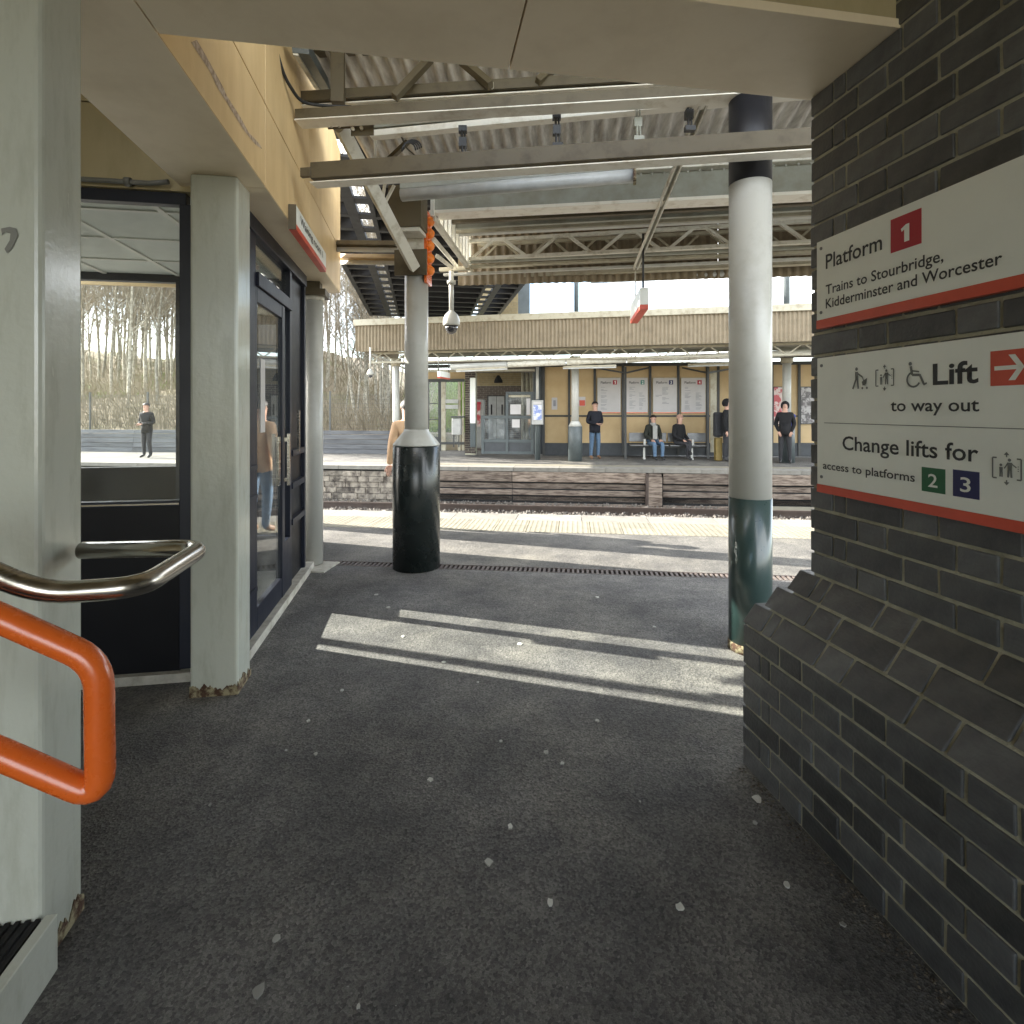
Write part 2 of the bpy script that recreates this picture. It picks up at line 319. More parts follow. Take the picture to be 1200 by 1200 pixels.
for i, (v, lab) in enumerate(((8.55, 'rail nearest the near platform edge'), (9.98, 'second rail from the near platform'), (11.9, 'third rail from the near platform'), (13.25, 'dark rail running below the far platform edge'))):
    m = MB(); m.fb(PF, -40, 40, v-.07, v+.07, -.98, -.96); m.fb(PF, -40, 40, v-.012, v+.012, -.96, -.85); m.fb(PF, -40, 40, v-.035, v+.035, -.85, -.81)
    single('rail', m, 'rail', lab+', steel on ballast', 'rail', 'rails between the platforms')
m = MB(); 
for k in range(-30, 31):
    for v in (8.0, 11.4): m.fb(PF, k*.7, k*.7+.25, v, v+2.5, -1.03, -.975)
single('sleepers', m, 'sleeper', 'concrete sleepers under the two tracks', 'sleepers', kind='stuff')
# far platform
m = MB(); m.fb(PF, -60, 30, 14.75, 22.2, -1.3, 0); far = obj('far_platform_surface', m, 'asphalt_light', kind='structure')
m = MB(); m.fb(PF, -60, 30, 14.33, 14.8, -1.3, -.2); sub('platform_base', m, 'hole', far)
cm2 = coping_mesh(1.2, .5, .1)
slab_row(14.27, -22, 12, .003, far, 'coping_slab', cm2, 1.2)
farrow = MB(); farrow.fb(PF, -22, 12, 14.79, 15.2, -.05, .006); sub('tactile_strip', farrow, 'tactile', far)
# facing: masonry at left, long rusty planks to the right
rr = random.Random(11)
ublk0, _ = pfu(370, 14.3); ublk1, _ = pfu(458, 14.3); uend, _ = pfu(960, 14.3)
z = -1.06
for row in range(6):
    h = .155 if row < 5 else .14; u = -22+(row % 2)*.2 if False else ublk0-3.4-(row % 2)*.17
    while u < ublk1:
        w = rr.choice([.3, .42, .52]); m = MB(); d = rr.uniform(0, .05); m.fb(PF, u+.006, min(u+w, ublk1+.1)-.006, 14.30-d, 14.36, z+.006, z+h-.006)
        sub('stone_block', m, 'facestone', far); u += w
    z += h
u = ublk1+.1; seg = [(ublk1+.12, pfu(600, 14.3)[0]), (pfu(600, 14.3)[0]+.01, pfu(757, 14.3)[0]), (pfu(760, 14.3)[0], pfu(775, 14.3)[0]), (pfu(777, 14.3)[0], pfu(870, 14.3)[0]), (pfu(870, 14.3)[0]+.01, uend+3)]
for a, b in seg:
    for j, (z0, z1, dd) in enumerate(((-.37, -.11, .02), (-.55, -.415, .08), (-.72, -.585, .05), (-.88, -.755, .09), (-1.05, -.93, .06))):
        m = MB(); m.fb(PF, a, b, 14.24+dd, 14.36, z0, z1); sub('facing_plank', m, 'plank', far, bevel=.01)
for px, w_, mm in ((758.5, .035, 'rail'), (768, .17, 'plank')):
    u, _ = pfu(px, 14.2); m = MB(); m.fb(PF, u-w_, u+w_, 14.2, 14.34, -1.05, -.12 if w_ < .1 else -.2); sub('support_post', m, mm, far)
# small access staging with tactile top at right
t = thing('access_step', 'low yellow topped staging in front of the far platform wall beside the right column', 'step', (*PF(pfu(925, 13.9)[0], 13.9), -1.0))
ua, ub = pfu(890, 13.85)[0], pfu(990, 13.85)[0]
m = MB(); m.fb(PF, ua, ub, 13.55, 14.1, -.95+.02, -.86); obj('step_top', m, 'tactile', t)
for u in (pfu(912, 13.85)[0], pfu(960, 13.85)[0]):
    m = MB(); m.fb(PF, u-.05, u+.05, 13.6, 13.75, -1.25, -.93); obj('leg', m, 'concrete', t)
# gum spots on the passage floor (positions read from the photograph)
gums = [(302,1162,9,5),(323,1101,6,4),(573,1011,6,5),(645,1058,5,5),(797,1064,6,5),(598,969,4,3),(504,914,4,4),(370,884,3,3),(361,845,3,2),(640,882,4,2),(659,895,3,2),(587,869,3,2),(988,1084,4,3),(887,936,7,4),(922,1037,6,5),(401,809,3,2),(472,746,3,2),(246,944,3,2),(510,640,3,1),(441,697,3,2),(609,755,4,2),(520,776,3,2),(455,712,3,2),(767,735,3,1),(700,700,3,1),(885,965,3,2),(335,880,2,2),(930,920,3,2),(420,1180,3,2),(700,845,3,2),(560,800,2,1),(750,940,2,2)]
for px, py, w, h in gums:
    p = at_z(px, py, 0); r = w/FP*p.y*.85; m = MB(); n = 9; a0 = random.uniform(0, 3)
    pts = [(p.x+r*math.cos(a0+k*6.283/n)*random.uniform(.6, 1.1), p.y+r*math.sin(a0+k*6.283/n)*random.uniform(.7, 1.4)) for k in range(n)]
    m.poly([(q[0], q[1], .004) for q in pts]); b = len(m.v); m.v += [(q[0]*1.0, q[1], -.002) for q in pts]
    for k in range(n): m.face([b+k, b+(k+1) % n, (k+1) % n, k])
    sub('gum_spot', m, 'gum', ground)
# ================================================================ BRICK WALL at right (real bricks, flemish bond, splayed plinth)
CW = Vector((1.187, 2.17)); DS = Vector((.162, -.987)); NW = Vector((-.987, -.162)); CH = .6/7
def WF(s, o): p = CW+DS*s+NW*o; return (p.x, p.y)
wall = thing('brick_wall', 'dark blue engineering brick wall with splayed plinth at the right of the passage', 'wall', (1.2, 2.1, 0))
m = MB(); m.fb(WF, .012, 6.5, -.5, -.006, .0, 3.4); m.fb(WF, -.17, 6.5, -.45, .174, -.05, .6-.004)
for k in range(3):
    o = .18-.06*k; z0 = .6+k*CH
    q = [WF(-o+.03, -.3), WF(6.5, -.3), WF(6.5, o-.003), WF(-o+.03, o-.003)]; q2 = [WF(-o+.09, -.3), WF(6.5, -.3), WF(6.5, o-.063), WF(-o+.09, o-.063)]
    m.hexa([(*p, z0-.004) for p in q]+[(*p, z0+CH-.004) for p in q2])
obj('mortar_core', m, 'mortar', wall)
rw = random.Random(5); rotw = math.atan2(DS.y, DS.x)
def brick_me(L, h, slope=False):
    m = MB()   # local x along wall, local y outward (-y faces out after rotation chosen below), origin at start, face plane y=0
    c = .0025
    if not slope:
        q = []
        m.box(0, L, 0, .06, 0, h)
    else:
        m.hexa([(0, 0, 0), (L, 0, 0), (L, .1, 0), (0, .1, 0), (0, .058, h), (L, .058, h), (L, .12, h), (0, .12, h)])
        m2 = m
    me = m.mesh('brick'); me.materials.append(MT['brick'])
    return me
BM = {}
def getb(L, slope):
    key = (round(L, 3), slope)
    if key not in BM:
        mb = []
        for v in range(3):
            me = brick_me(L, CH-.011, slope)
            # soften by jittering verts very slightly
            for vt in me.vertices: vt.co.x += rw.uniform(-.0015, .0015); vt.co.z += rw.uniform(-.0012, .0012); vt.co.y += rw.uniform(-.001, .001)
            mb.append(me)
        BM[key] = mb
    return rw.choice(BM[key])
nb = 0; far_b = MB()
def lay(s0, o0, z, L, slope=False, s_end=1.45):
    global nb
    s, off = s0, o0+rw.uniform(-.0015, .0025)
    p = WF(s, off)
    # local +x along DS, local +y pointing into the wall (-NW)
    if s0 < s_end:
        o = bpy.data.objects.new('brick', getb(L, slope)); COL.objects.link(o); o.parent = wall; o.matrix_parent_inverse = Matrix.Translation((-1.2, -2.1, 0))
        o.location = (p[0], p[1], z+.0055); o.rotation_euler = (rw.uniform(-.006, .006), rw.uniform(-.003, .003), rotw); 
        bv = o.modifiers.new('bevel', 'BEVEL'); bv.width = .004; bv.segments = 2
        nb += 1
    else: far_b.fb(WF, s, s+L, off-.06, off, z+.0055, z+CH-.0055)
def course(row, z, off, slope=False, smax=3.2, s_end=1.45, s_shift=0):
    st = -off; s = st
    seq = []
    if row % 2 == 0: seq = [(.229,)]; pat = [.114, .229]
    else: seq = [(.114,), (.05,)]; pat = [.229, .114]
    for (L,) in seq: lay(s, off, z, L, slope, s_end); s += L+.01
    k = 0
    while s < smax: lay(s, off, z, pat[k % 2], slope, s_end); s += pat[k % 2]+.01; k += 1
for r in range(7): course(r, r*CH, .18, s_end=1.25)
for k in range(3): course(7+k, .6+k*CH, .18-.06*k, True, s_end=1.1)
for r in range(10, 34): course(r, r*CH, 0, s_end=.8)
obj('brick_course', far_b, 'brick', wall, kind='stuff')
# grit and leaf scraps gathered along the wall base
m = MB(); rd = random.Random(31)
for i in range(420):
    s = rd.uniform(-.15, 1.3); o_ = .185+abs(rd.gauss(0, .035)); x, y = WF(s, o_); r = rd.uniform(.002, .007); a = rd.uniform(0, 6.28); b = len(m.v)
    for k in range(4): m.v.append((x+r*math.cos(a+k*1.57)*rd.uniform(.5, 1.3), y+r*math.sin(a+k*1.57)*rd.uniform(.5, 1.3), .001))
    m.v.append((x, y, r*.8))
    for k in range(4): m.face([b+k, b+(k+1) % 4, b+4])
single('grit', m, 'grit', 'grit and leaf scraps gathered along the foot of the brick wall', 'grit', kind='stuff')
# ---------------------------------------------------------------- lettering
TXT = {}
def text_mesh(body, bold):
    key = (body, bold)
    if key not in TXT:
        c = bpy.data.curves.new('lettering', 'FONT'); c.body = body; c.size = 1; c.offset = bold; c.resolution_u = 3
        o = bpy.data.objects.new('lettering', c); COL.objects.link(o); bpy.context.view_layer.update()
        me = bpy.data.meshes.new_from_object(o.evaluated_get(bpy.context.evaluated_depsgraph_get()))
        bpy.data.objects.remove(o); xs = [v.co.x for v in me.vertices]; TXT[key] = (me, min(xs), max(xs))
    return TXT[key]
def one_mesh():
    m = MB(); m.poly([(.12, 0, 0), (.36, 0, 0), (.36, .73, 0), (.2, .73, 0), (-.04, .6, 0), (.0, .47, 0), (.12, .53, 0)]); return m.mesh('lettering')
def lettering(parent, body, org, ex, ez, width, cap, mt='text', bold=.012, lift=Vector((0, 0, 0))):
    """text plane: org lower-left baseline, ex unit right, ez unit up"""
    me0, x0, x1 = (one_mesh(), -.04, .36) if body == '1' else text_mesh(body, bold); me = me0.copy(); sx = width/(x1-x0); sz = cap/.73
    for v in me.vertices:
        p = Vector(org)+Vector(ex)*(v.co.x-x0)*sx+Vector(ez)*v.co.y*sz+lift; v.co = p
    me.materials.clear(); me.materials.append(MT[mt]); 
    return obj('lettering', me, None, parent)
EXW = Vector((DS.x, DS.y, 0)); EZ = Vector((0, 0, 1)); NW3 = Vector((NW.x, NW.y, 0))
def wpx(px, py, o):
    C = CW+NW*o; k = k_(px); s = (k*C.y-C.x)/(.162+.987*k); D = C.y-.987*s; return s, EYE-(py-HY)/FP*D
def wp(s, z, o): x, y = WF(s, o); return Vector((x, y, z))
SO = .03
def wtext(parent, body, L, Rr, cappx, **kw):
    s0, z0 = wpx(*L, SO); s1, z1 = wpx(*Rr, SO); C = CW+NW*SO; D = C.y-.987*s0
    return lettering(parent, body, wp(s0, (z0+z1)/2, SO+.0012), EXW, EZ, s1-s0, cappx/FP*D, **kw)
def wrect(mb, s0, s1, z0, z1, o0, o1, mi=0): return mb.fb(WF, s0, s1, o0, o1, z0, z1, mi)
def wquad(parent, name, s0, s1, z0, z1, mt, lift=.001):
    m = MB(); m.fb(WF, s0, s1, SO, SO+lift, z0, z1); return obj(name, m, mt, parent)
def icon_parts(parent, polys, s, z, h, mt='icon', w=None):
    """polys in unit box coordinates, joined as one flat printed pictogram"""
    w = w or h; m = MB()
    for pl in polys:
        if pl[0] == 'c':
            _, cx, cy, r = pl; pts = [(cx+r*math.cos(a*math.pi/8), cy+r*math.sin(a*math.pi/8)) for a in range(16)]
        elif pl[0] == 'l':
            _, x0, y0, x1, y1, t_ = pl; dx, dy = x1-x0, y1-y0; q = math.hypot(dx, dy) or 1; nx, ny = -dy/q*t_/2, dx/q*t_/2
            pts = [(x0-nx, y0-ny), (x1-nx, y1-ny), (x1+nx, y1+ny), (x0+nx, y0+ny)]
        elif pl[0] == 'r':
            _, cx, cy, r, t_, a0, a1 = pl
            for i in range(14):
                a, b = a0+(a1-a0)*i/14, a0+(a1-a0)*(i+1)/14
                pts = [(cx+(r-t_/2)*math.cos(a), cy+(r-t_/2)*math.sin(a)), (cx+(r+t_/2)*math.cos(a), cy+(r+t_/2)*math.sin(a)), (cx+(r+t_/2)*math.cos(b), cy+(r+t_/2)*math.sin(b)), (cx+(r-t_/2)*math.cos(b), cy+(r-t_/2)*math.sin(b))]
                m.poly([wp(s+x*w, z+y*h, SO+.0022) for x, y in pts])
            continue
        else: pts = pl[1]
        m.poly([wp(s+x*w, z+y*h, SO+.0022) for x, y in pts])
    return obj('pictogram', m, mt, parent)
# sign 1
t1 = thing('platform_sign', 'white sign for platform 1 trains to Stourbridge, Kidderminster and Worcester on the brick wall', 'sign', (*WF(.5, SO), 2.0))
sA, zT = wpx(957, 284.4, SO); _, zB = wpx(957, 386, SO)
m = MB(); wrect(m, sA, 1.75, zB+.033, zT, .008, SO); obj('sign_panel', m, 'sign', t1, bevel=.002)
m = MB(); wrect(m, sA, 1.75, zB, zB+.033, .008, SO+.001); obj('red_strip', m, 'signred', t1)
wtext(t1, 'Platform', (968, 312), (1034, 296), 17.5, bold=.011)
s0, za = wpx(1044, 297, SO); s1, zb = wpx(1080, 244, SO); z1_ = wpx(1044, 258, SO)[1]
wquad(t1, 'number_square', s0, s1, za, z1_, 'crimson')
wtext(t1, '1', (1056.5, 287.5), (1066.5, 279), 20, mt='sign', bold=.01, lift=NW3*.0015)
wtext(t1, 'Trains to Stourbridge,', (968, 343.5), (1106, 308), 11.5, bold=.011)
wtext(t1, 'Kidderminster and Worcester', (968, 361), (1175, 310), 11.5, bold=.011)
# sign 2
t2 = thing('lift_sign', 'white lift to way out and change lifts sign below the platform 1 sign', 'sign', (*WF(.5, SO), 1.4))
sA2, zT2 = wpx(957.5, 420, SO); _, zB2 = wpx(957.5, 576, SO)
m = MB(); wrect(m, sA2, 1.75, zB2+.03, zT2, .008, SO); obj('sign_panel', m, 'sign', t2, bevel=.002)
m = MB(); wrect(m, sA2, 1.75, zB2, zB2+.03, .008, SO+.001); obj('red_strip', m, 'signred', t2)
sa, zl = wpx(966, 495.5, SO); m = MB(); m.fb(WF, sa, 1.7, SO, SO+.001, zl-.0012, zl+.0012); obj('divider_line', m, 'icon', t2)
wtext(t2, 'Lift', (1093.5, 450.8), (1147, 447.7), 25, bold=.022)
wtext(t2, 'to way out', (1044, 481.2), (1148, 482.5), 14, bold=.012)
wtext(t2, 'Change lifts for', (987.6, 527), (1147, 541), 16.5, bold=.012)
wtext(t2, 'access to platforms', (964.6, 550.6), (1072.5, 563), 9, bold=.011)
def sq(px0, px1, pyt, pyb, mt, num, tp):
    s0, za = wpx(px0, pyb, SO); s1, _ = wpx(px1, pyb, SO); zt = wpx(px0, pyt, SO)[1]; wquad(t2, 'number_square', s0, s1, za, zt, mt)
    L = s1-s0; D = CW.y-.987*s0; lettering(t2, num, wp(s0+L*.3, za+(zt-za)*.22, SO+.0026), EXW, EZ, L*.4, (zt-za)*.56, mt='sign', bold=.01)
sq(1080.4, 1108, 547, 575, 'signgreen', '2', 0); sq(1117, 1148, 550, 581, 'signnavy', '3', 0)
s0, zb = wpx(1161, 452.5, SO); zt = wpx(1161, 412, SO)[1]; wquad(t2, 'arrow_square', s0, s0+(zt-zb), zb, zt, 'signred')
icon_parts(t2, [('l', .12, .5, .85, .5, .12), ('p', [(.5, .86), (.68, .86), (.92, .5), (.76, .5)]), ('p', [(.76, .5), (.92, .5), (.68, .14), (.5, .14)])], s0, zb, zt-zb, mt='sign')
def ipx(px, pyt, pyb): s, z0 = wpx(px, pyb, SO); return s, z0, wpx(px, pyt, SO)[1]-z0
s, z, h = ipx(999, 431, 457)
icon_parts(t2, [('c', .28, .92, .08), ('p', [(.2, .8), (.36, .8), (.38, .42), (.2, .42)]), ('l', .34, .72, .62, .55, .07), ('l', .24, .45, .05, .04, .09), ('l', .33, .45, .38, .04, .09), ('l', .62, .56, .78, .16, .05), ('p', [(.58, .34), (.9, .5), (.84, .22), (.64, .16)]), ('c', .62, .06, .055), ('c', .88, .06, .055)], s, z, h, w=h*.95)
def lift_icon(s, z, h):
    P = []
    for a, b, c, d in ((.0, .12, .0, .88), (.0, .12, .15, .12), (.0, .88, .15, .88), (1, .12, 1, .88), (.85, .12, 1, .12), (.85, .88, 1, .88)): P.append(('l', a, b, c, d, .055))
    P += [('p', [(.4, 1.0), (.5, 1.12), (.6, 1.0)]), ('l', .5, .92, .5, 1.03, .05), ('p', [(.4, 0), (.6, 0), (.5, -.12)]), ('l', .5, -.03, .5, .08, .05),
          ('c', .6, .82, .06), ('p', [(.52, .73), (.7, .73), (.68, .44), (.54, .44)]), ('l', .57, .46, .55, .18, .07), ('l', .65, .46, .67, .18, .07), ('l', .68, .68, .84, .56, .045), ('l', .54, .7, .42, .5, .045),
          ('c', .3, .62, .05), ('p', [(.24, .54), (.37, .54), (.36, .34), (.25, .34)]), ('l', .28, .36, .27, .18, .055), ('l', .34, .36, .34, .18, .055), ('c', .9, .6, .02), ('c', .9, .52, .02), ('c', .9, .44, .02)]
    icon_parts(t2, P, s, z, h, w=h)
s, z, h = ipx(1027, 431, 455.5); lift_icon(s, z, h)
s, z, h = ipx(1060, 425, 455)
icon_parts(t2, [('c', .28, .93, .075), ('l', .3, .84, .36, .5, .1), ('l', .34, .66, .66, .6, .06), ('l', .36, .5, .68, .48, .1), ('l', .68, .5, .86, .12, .09), ('l', .84, .1, .98, .16, .07), ('r', .42, .32, .28, .075, 2.0, 5.8)], s, z, h)
s, z, h = ipx(1164, 532, 563); lift_icon(s, z, h)
for t_, a_, zt_, zb_ in ((t1, sA, zT, zB), (t2, sA2, zT2, zB2)):
    for s_ in (a_+.025, 1.0):
        for z_ in (zt_-.03, zb_+.06): m = MB(); m.tube([wp(s_, z_, SO-.002), wp(s_, z_, SO+.003)], .006, 10); obj('screw', m, 'dullsteel', t_)
# ================================================================ PASSAGE SOFFIT, FASCIA, PILLARS
SZ = 2.74
uA, vA = gv(-1.167, 1.81)              # inner corner of the opening
uC, vC = gv(1.187, 2.17)
U0 = (uA+uC)/2+.0                      # front edge line of the overhead beam (u)
VF = vA                                # fascia plane
pas = thing('passage_canopy', 'cream clad soffit and portal beam over the passage mouth', 'soffit', (0, 1.9, SZ))
uR = U0-.42
def panel(F, u0, u1, v0, v1, z0, z1, mt, name='cladding_panel', par=None, g=.004):
    m = MB(); m.fb(F, u0+g, u1-g, v0+g, v1-g, z0, z1); return obj(name, m, mt, par or pas, bevel=.002)
s_v = gv(*(at_z(597, 80, SZ).xy))[1]
vLs = VF-.46
for a, b in ((VF, s_v), (s_v, vC+.03)):
    m = MB(); m.fb(GF, uR, U0, a+.003, b-.003, SZ, SZ+.03); obj('cladding_panel', m, 'cream', pas, bevel=.0015)
m = MB(); m.fb(GF, uR+.01, U0-.01, VF+.004, vC+.0, SZ+.02, 3.32); obj('bulkhead', m, 'olive', pas)
m = MB(); m.fb(GF, U0-.012, U0, VF-.1, vC+.6, SZ+.031, 3.4); obj('front_panel', m, 'cream', pas)
m = MB(); m.fb(GF, -4.7, uR+.01, -3.4, vC+.3, 3.3, 3.4); obj('ceiling', m, 'olive', pas)
m = MB(); m.fb(GF, -4.7, 3.2, -5, vLs, 3.33, 3.43); obj('ceiling', m, 'olive', pas)
# soffit band along the left, with seams
us = [-1.0, gv(*at_z(297, 219.5, SZ).xy)[0], gv(*at_z(345, 295.5, SZ).xy)[0], gv(-1.84, 5.75)[0]]
for a, b in zip(us[:-1], us[1:]):
    m = MB(); m.fb(GF, a+.002, b-.002, vLs, VF-.003, SZ, SZ+.03); obj('cladding_panel', m, 'cream', pas, bevel=.0015)
m = MB(); m.fb(GF, -1.0, U0, vLs+.002, VF-.01, SZ+.02, 3.35); obj('bulkhead', m, 'olive', pas)
# fascia panels of the waiting room block, right facing
wr = thing('waiting_room', 'glazed waiting room block with yellow fascia and navy door frames at left', 'building', (-2.6, 4.2, 0))
uE = us[-1]
vs_ = [U0-.3, gv(*GF(*gu(311, VF)[:1], VF) if False else GF(gu(311, VF)[0], VF))[0], gu(363, VF)[0], uE]
zs = [SZ+.031, 3.2, 4.02]; 
uu = [U0+.003, gu(311, VF)[0], gu(363, VF)[0], uE]
for i in range(3):
    for z0, z1 in ((SZ+.002, 3.195), (3.203, 4.25)):
        m = MB(); m.fb(GF, uu[i]+.003, uu[i+1]-.003, VF-.03, VF, z0, z1); obj('fascia_panel', m, 'yellow', wr, bevel=.0015)
m = MB(); m.fb(GF, U0+.003, uE-.01, VF-.045, VF-.031, SZ+.032, 4.3); obj('fascia_backing', m, 'navydark', wr)
m = MB(); m.fb(GF, uE-.0, uE+.03, vLs-2.2, VF, SZ+.002, 4.25); obj('end_fascia', m, 'yellow', wr)
m = MB(); m.fb(GF, U0+.5, uE-.01, vLs-2.2, VF-.05, 3.45, 3.5); obj('roof', m, 'roof', wr)
# torn adhesive strip and stains on the lower fascia
m = MB(); rt = random.Random(2); cl = [(226, 48), (236, 62), (247, 82), (257, 101), (264, 114), (278, 136), (290, 156), (300, 168), (306, 174)]
L1, L2 = [], []
for i, (px, py) in enumerate(cl):
    hw = [6, 5.5, 4, 5.5, 3.5, 4.5, 2.5, 3.2, 1][i]
    for sgn, LL in ((-1, L1), (1, L2)):
        q = px+sgn*hw*.55+rt.uniform(-.8, .8); u, D = gu(q, VF); LL.append((*GF(u, VF+.0015), zz(py-sgn*hw*.25, D)))
for i in range(len(cl)-1): m.poly([L1[i], L1[i+1], L2[i+1], L2[i]])
obj('torn_tape', m, 'tape', wr)
# dark pillar blocks
def pillar(name, label, px_c, D_c, w, d, ztop):
    x = k_(px_c)*D_c; u, v = gv(x, D_c); t = thing(name, label, 'pillar', (x, D_c, 0), 'painted box pillars')
    m = MB(); m.fb(GF, u, u+d, v-w, v, .0, ztop); o = obj('shaft', m, 'pillar', t, bevel=.016)
    m = MB(); h = .06; N = 40
    for face_ in (0, 1):
        hs_ = []
        for i in range(N+1): h = min(.13, max(.012, h+random.uniform(-.011, .011)+(.045-h)*.06)); hs_.append(h)
        for i in range(N):
            f0, f1 = i/N, (i+1)/N
            if face_ == 0: q = [GF(u+d*f0, v-.001), GF(u+d*f1, v-.001), GF(u+d*f1, v+.003), GF(u+d*f0, v+.003)]
            else: q = [GF(u+.001, v-w*f0), GF(u+.001, v-w*f1), GF(u-.003, v-w*f1), GF(u-.003, v-w*f0)]
            a_, b_ = hs_[i], hs_[i+1]
            m.hexa([(*p, 0) for p in q]+[(*q[0], a_), (*q[1], b_), (*q[2], b_), (*q[3], a_)])
    obj('corroded_base', m, 'rust', t)
    return u, v
pu1, pv1 = pillar('box_pillar', 'large pale grey green pillar nearest the camera at the left edge, behind the handrails', 48, 1.462, .32, .185, SZ+.02)
pu2, pv2 = pillar('box_pillar', 'pale grey green pillar between the window and the waiting room doors', 278.5, 2.885, .235, .22, SZ)
# chip on the near pillar and small scuff marks
m = MB(); q = [(2, 268), (12, 266), (20, 268), (22, 276), (15, 291), (9, 297), (6, 292), (12, 282), (13, 274), (7, 272), (3, 276)]
def onp(px, py):
    k = k_(px); # plane u = pu1 : -.162x+.987y = pu1
    D = pu1/(.987-.162*k); return Vector((k*D, D-.002, zz(py, D)))
m.poly([onp(*p) for p in q][::-1]); obj('paint_chip', m, 'conduit', bpy.data.objects['box_pillar'])
# stairwell step at the lower left
st = thing('stair_step', 'low ribbed step with a white stringer at the bottom left corner', 'step', (-1.4, 1.0, 0))
vS = gv(*at_z(45, 1102, .15).xy)[1]
m = MB(); m.fb(GF, -3, pu1-.002, vS-.03, vS, 0, .15); obj('stringer', m, 'pillar', st, bevel=.003)
m = MB(); m.fb(GF, -3, pu1-.002, -3.3, vS-.031, 0, .135); obj('tread', m, 'greytr', st)
m = MB(); v = vS-.04
while v > vS-.5: m.fb(GF, -.5, pu1-.004, v-.012, v, .135, .143); v -= .024
obj('tread_ribs', m, 'hole', st, kind='stuff')
# ---------------------------------------------------------------- waiting room
uW = gv(k_(228)*3.05, 3.05)[0]; vD = gv(-1.63, 3.36)[1]; uD1 = gv(-1.95, 5.15)[0]
vL = gv(-4.05, 4.3)[1]; vL = -3.45
dv = vD
UEND = gv(k_(150)*5.1, 5.1)[0]
# concrete plinth strip and thresholds
m = MB(); m.fb(GF, uW, uD1+.05, vD-.15, vD+.045, 0, .06); obj('threshold', m, 'concrete', wr)
m = MB(); m.fb(GF, uW-.03, uW+.05, vL, vD-.17, 0, .05); obj('threshold', m, 'concrete', wr)
m = MB(); m.fb(GF, uW+.05, uD1, vL, vD-.15, -.0, .02); obj('floor', m, 'lino', wr)
# ceiling with grid
ue = uD1-.06
m = MB(); m.fb(GF, uW+.06, ue+.07, vL, vLs-.0, 2.72, 2.76); obj('ceiling', m, 'ceiltile', wr)
v = vLs-.25
while v > vL:
    m = MB(); m.fb(GF, uW+.07, ue, v-.018, v+.018, 2.708, 2.7195); obj('ceiling_bar', m, 'brightwhite', wr); v -= .6
u = uW+.35
while u < 5.3:
    m = MB(); m.fb(GF, u-.012, u+.012, vL, vLs, 2.7085, 2.7192); obj('ceiling_bar', m, 'brightwhite', wr); u += .6
# front (camera facing) window
zwt = zz(229, 3.0); zwb = zz(590, 3.05)
fr = MB(); fr.fb(GF, uW, uW+.06, vL, vD-.235, zwt-.035, zwt+.03); fr.fb(GF, uW, uW+.06, vD-.27, vD-.20, .06, zwt-.035)
fr.fb(GF, uW, uW+.06, vL, vD-.27, zwb-.012, zwb+.018)
obj('window_frame', fr, 'navy', wr, bevel=.003)
m = MB(); m.fb(GF, uW-.004, uW, vL, vD-.27, zwb-.003, zwb+.006); obj('silver_trim', m, 'steel', wr)
m = MB(); m.fb(GF, uW+.02, uW+.026, vL, vD-.27, zwb+.018, zwt-.035); obj('pane', m, 'glasswin', wr)
m = MB(); m.fb(GF, uW+.01, uW+.05, vL, vD-.27, .05, zwb-.012); obj('spandrel', m, 'navydark', wr)
# bulkhead above window with seam and conduit
m = MB(); m.fb(GF, uW-.02, uW+.06, vL, vLs+.05, zwt+.031, zz(122, 2.97)-.004); m.fb(GF, uW-.02, uW+.06, vL, vLs-.002, zz(122, 2.97)+.004, 3.34); obj('bulkhead', m, 'olive', wr)
# left stair-side wall and rear enclosure
def c_u(c, v):    # u on plane v where .302x+.953y = c
    lo_, hi_ = -2, 12
    for _ in range(40):
        mid = (lo_+hi_)/2; x, y = GF(mid, v)
        if .302*x+.953*y < c: lo_ = mid
        else: hi_ = mid
    return lo_
m = MB(); m.fb(GF, -5.5, uW, vL-.5, vL-.42, 0, 3.4); obj('side_wall', m, 'olive', wr)
m = MB(); m.fb(GF, uW-.2, c_u(2.87, vL), vL-.42, vL-.36, 0, 3.4); obj('side_wall', m, 'navy', wr)  # unseen wall, added to stop sun leaking onto the near floor
# far end of the room (platform end): glazing with sill and navy lower wall
ue = uD1-.06
vj = gv(*(k_(211)*5.0, 5.0))[1]
zs_ = zz(545, 5.05); zh = zz(335, 5.05)
m = MB(); m.fb(GF, ue, ue+.07, vL, vj, 0, zs_); obj('end_lower_wall', m, 'navydark', wr)
m = MB(); m.fb(GF, ue, ue+.07, vL, vj, zh, 2.72); obj('end_head', m, 'navy', wr)
m = MB(); m.fb(GF, ue, ue+.07, vj, vj+.14, 0, 2.72); obj('end_mullion', m, 'navy', wr)
m = MB(); m.fb(GF, ue+.03, ue+.036, vL+.06, vj, zs_, zh); obj('pane', m, 'glassback', wr)
m = MB(); m.fb(GF, ue, ue+.07, vj+.14, vD-.12, 0, .3); m.fb(GF, ue, ue+.07, vj+.14, vD-.12, 2.3, 2.72); m.fb(GF, ue, ue+.07, -2.42, vD-.13, .3, .34); obj('end_frame', m, 'navy', wr)
m = MB(); m.fb(GF, ue+.03, ue+.036, vj+.14, vD-.12, .3, 2.3); obj('pane', m, 'glassback', wr)
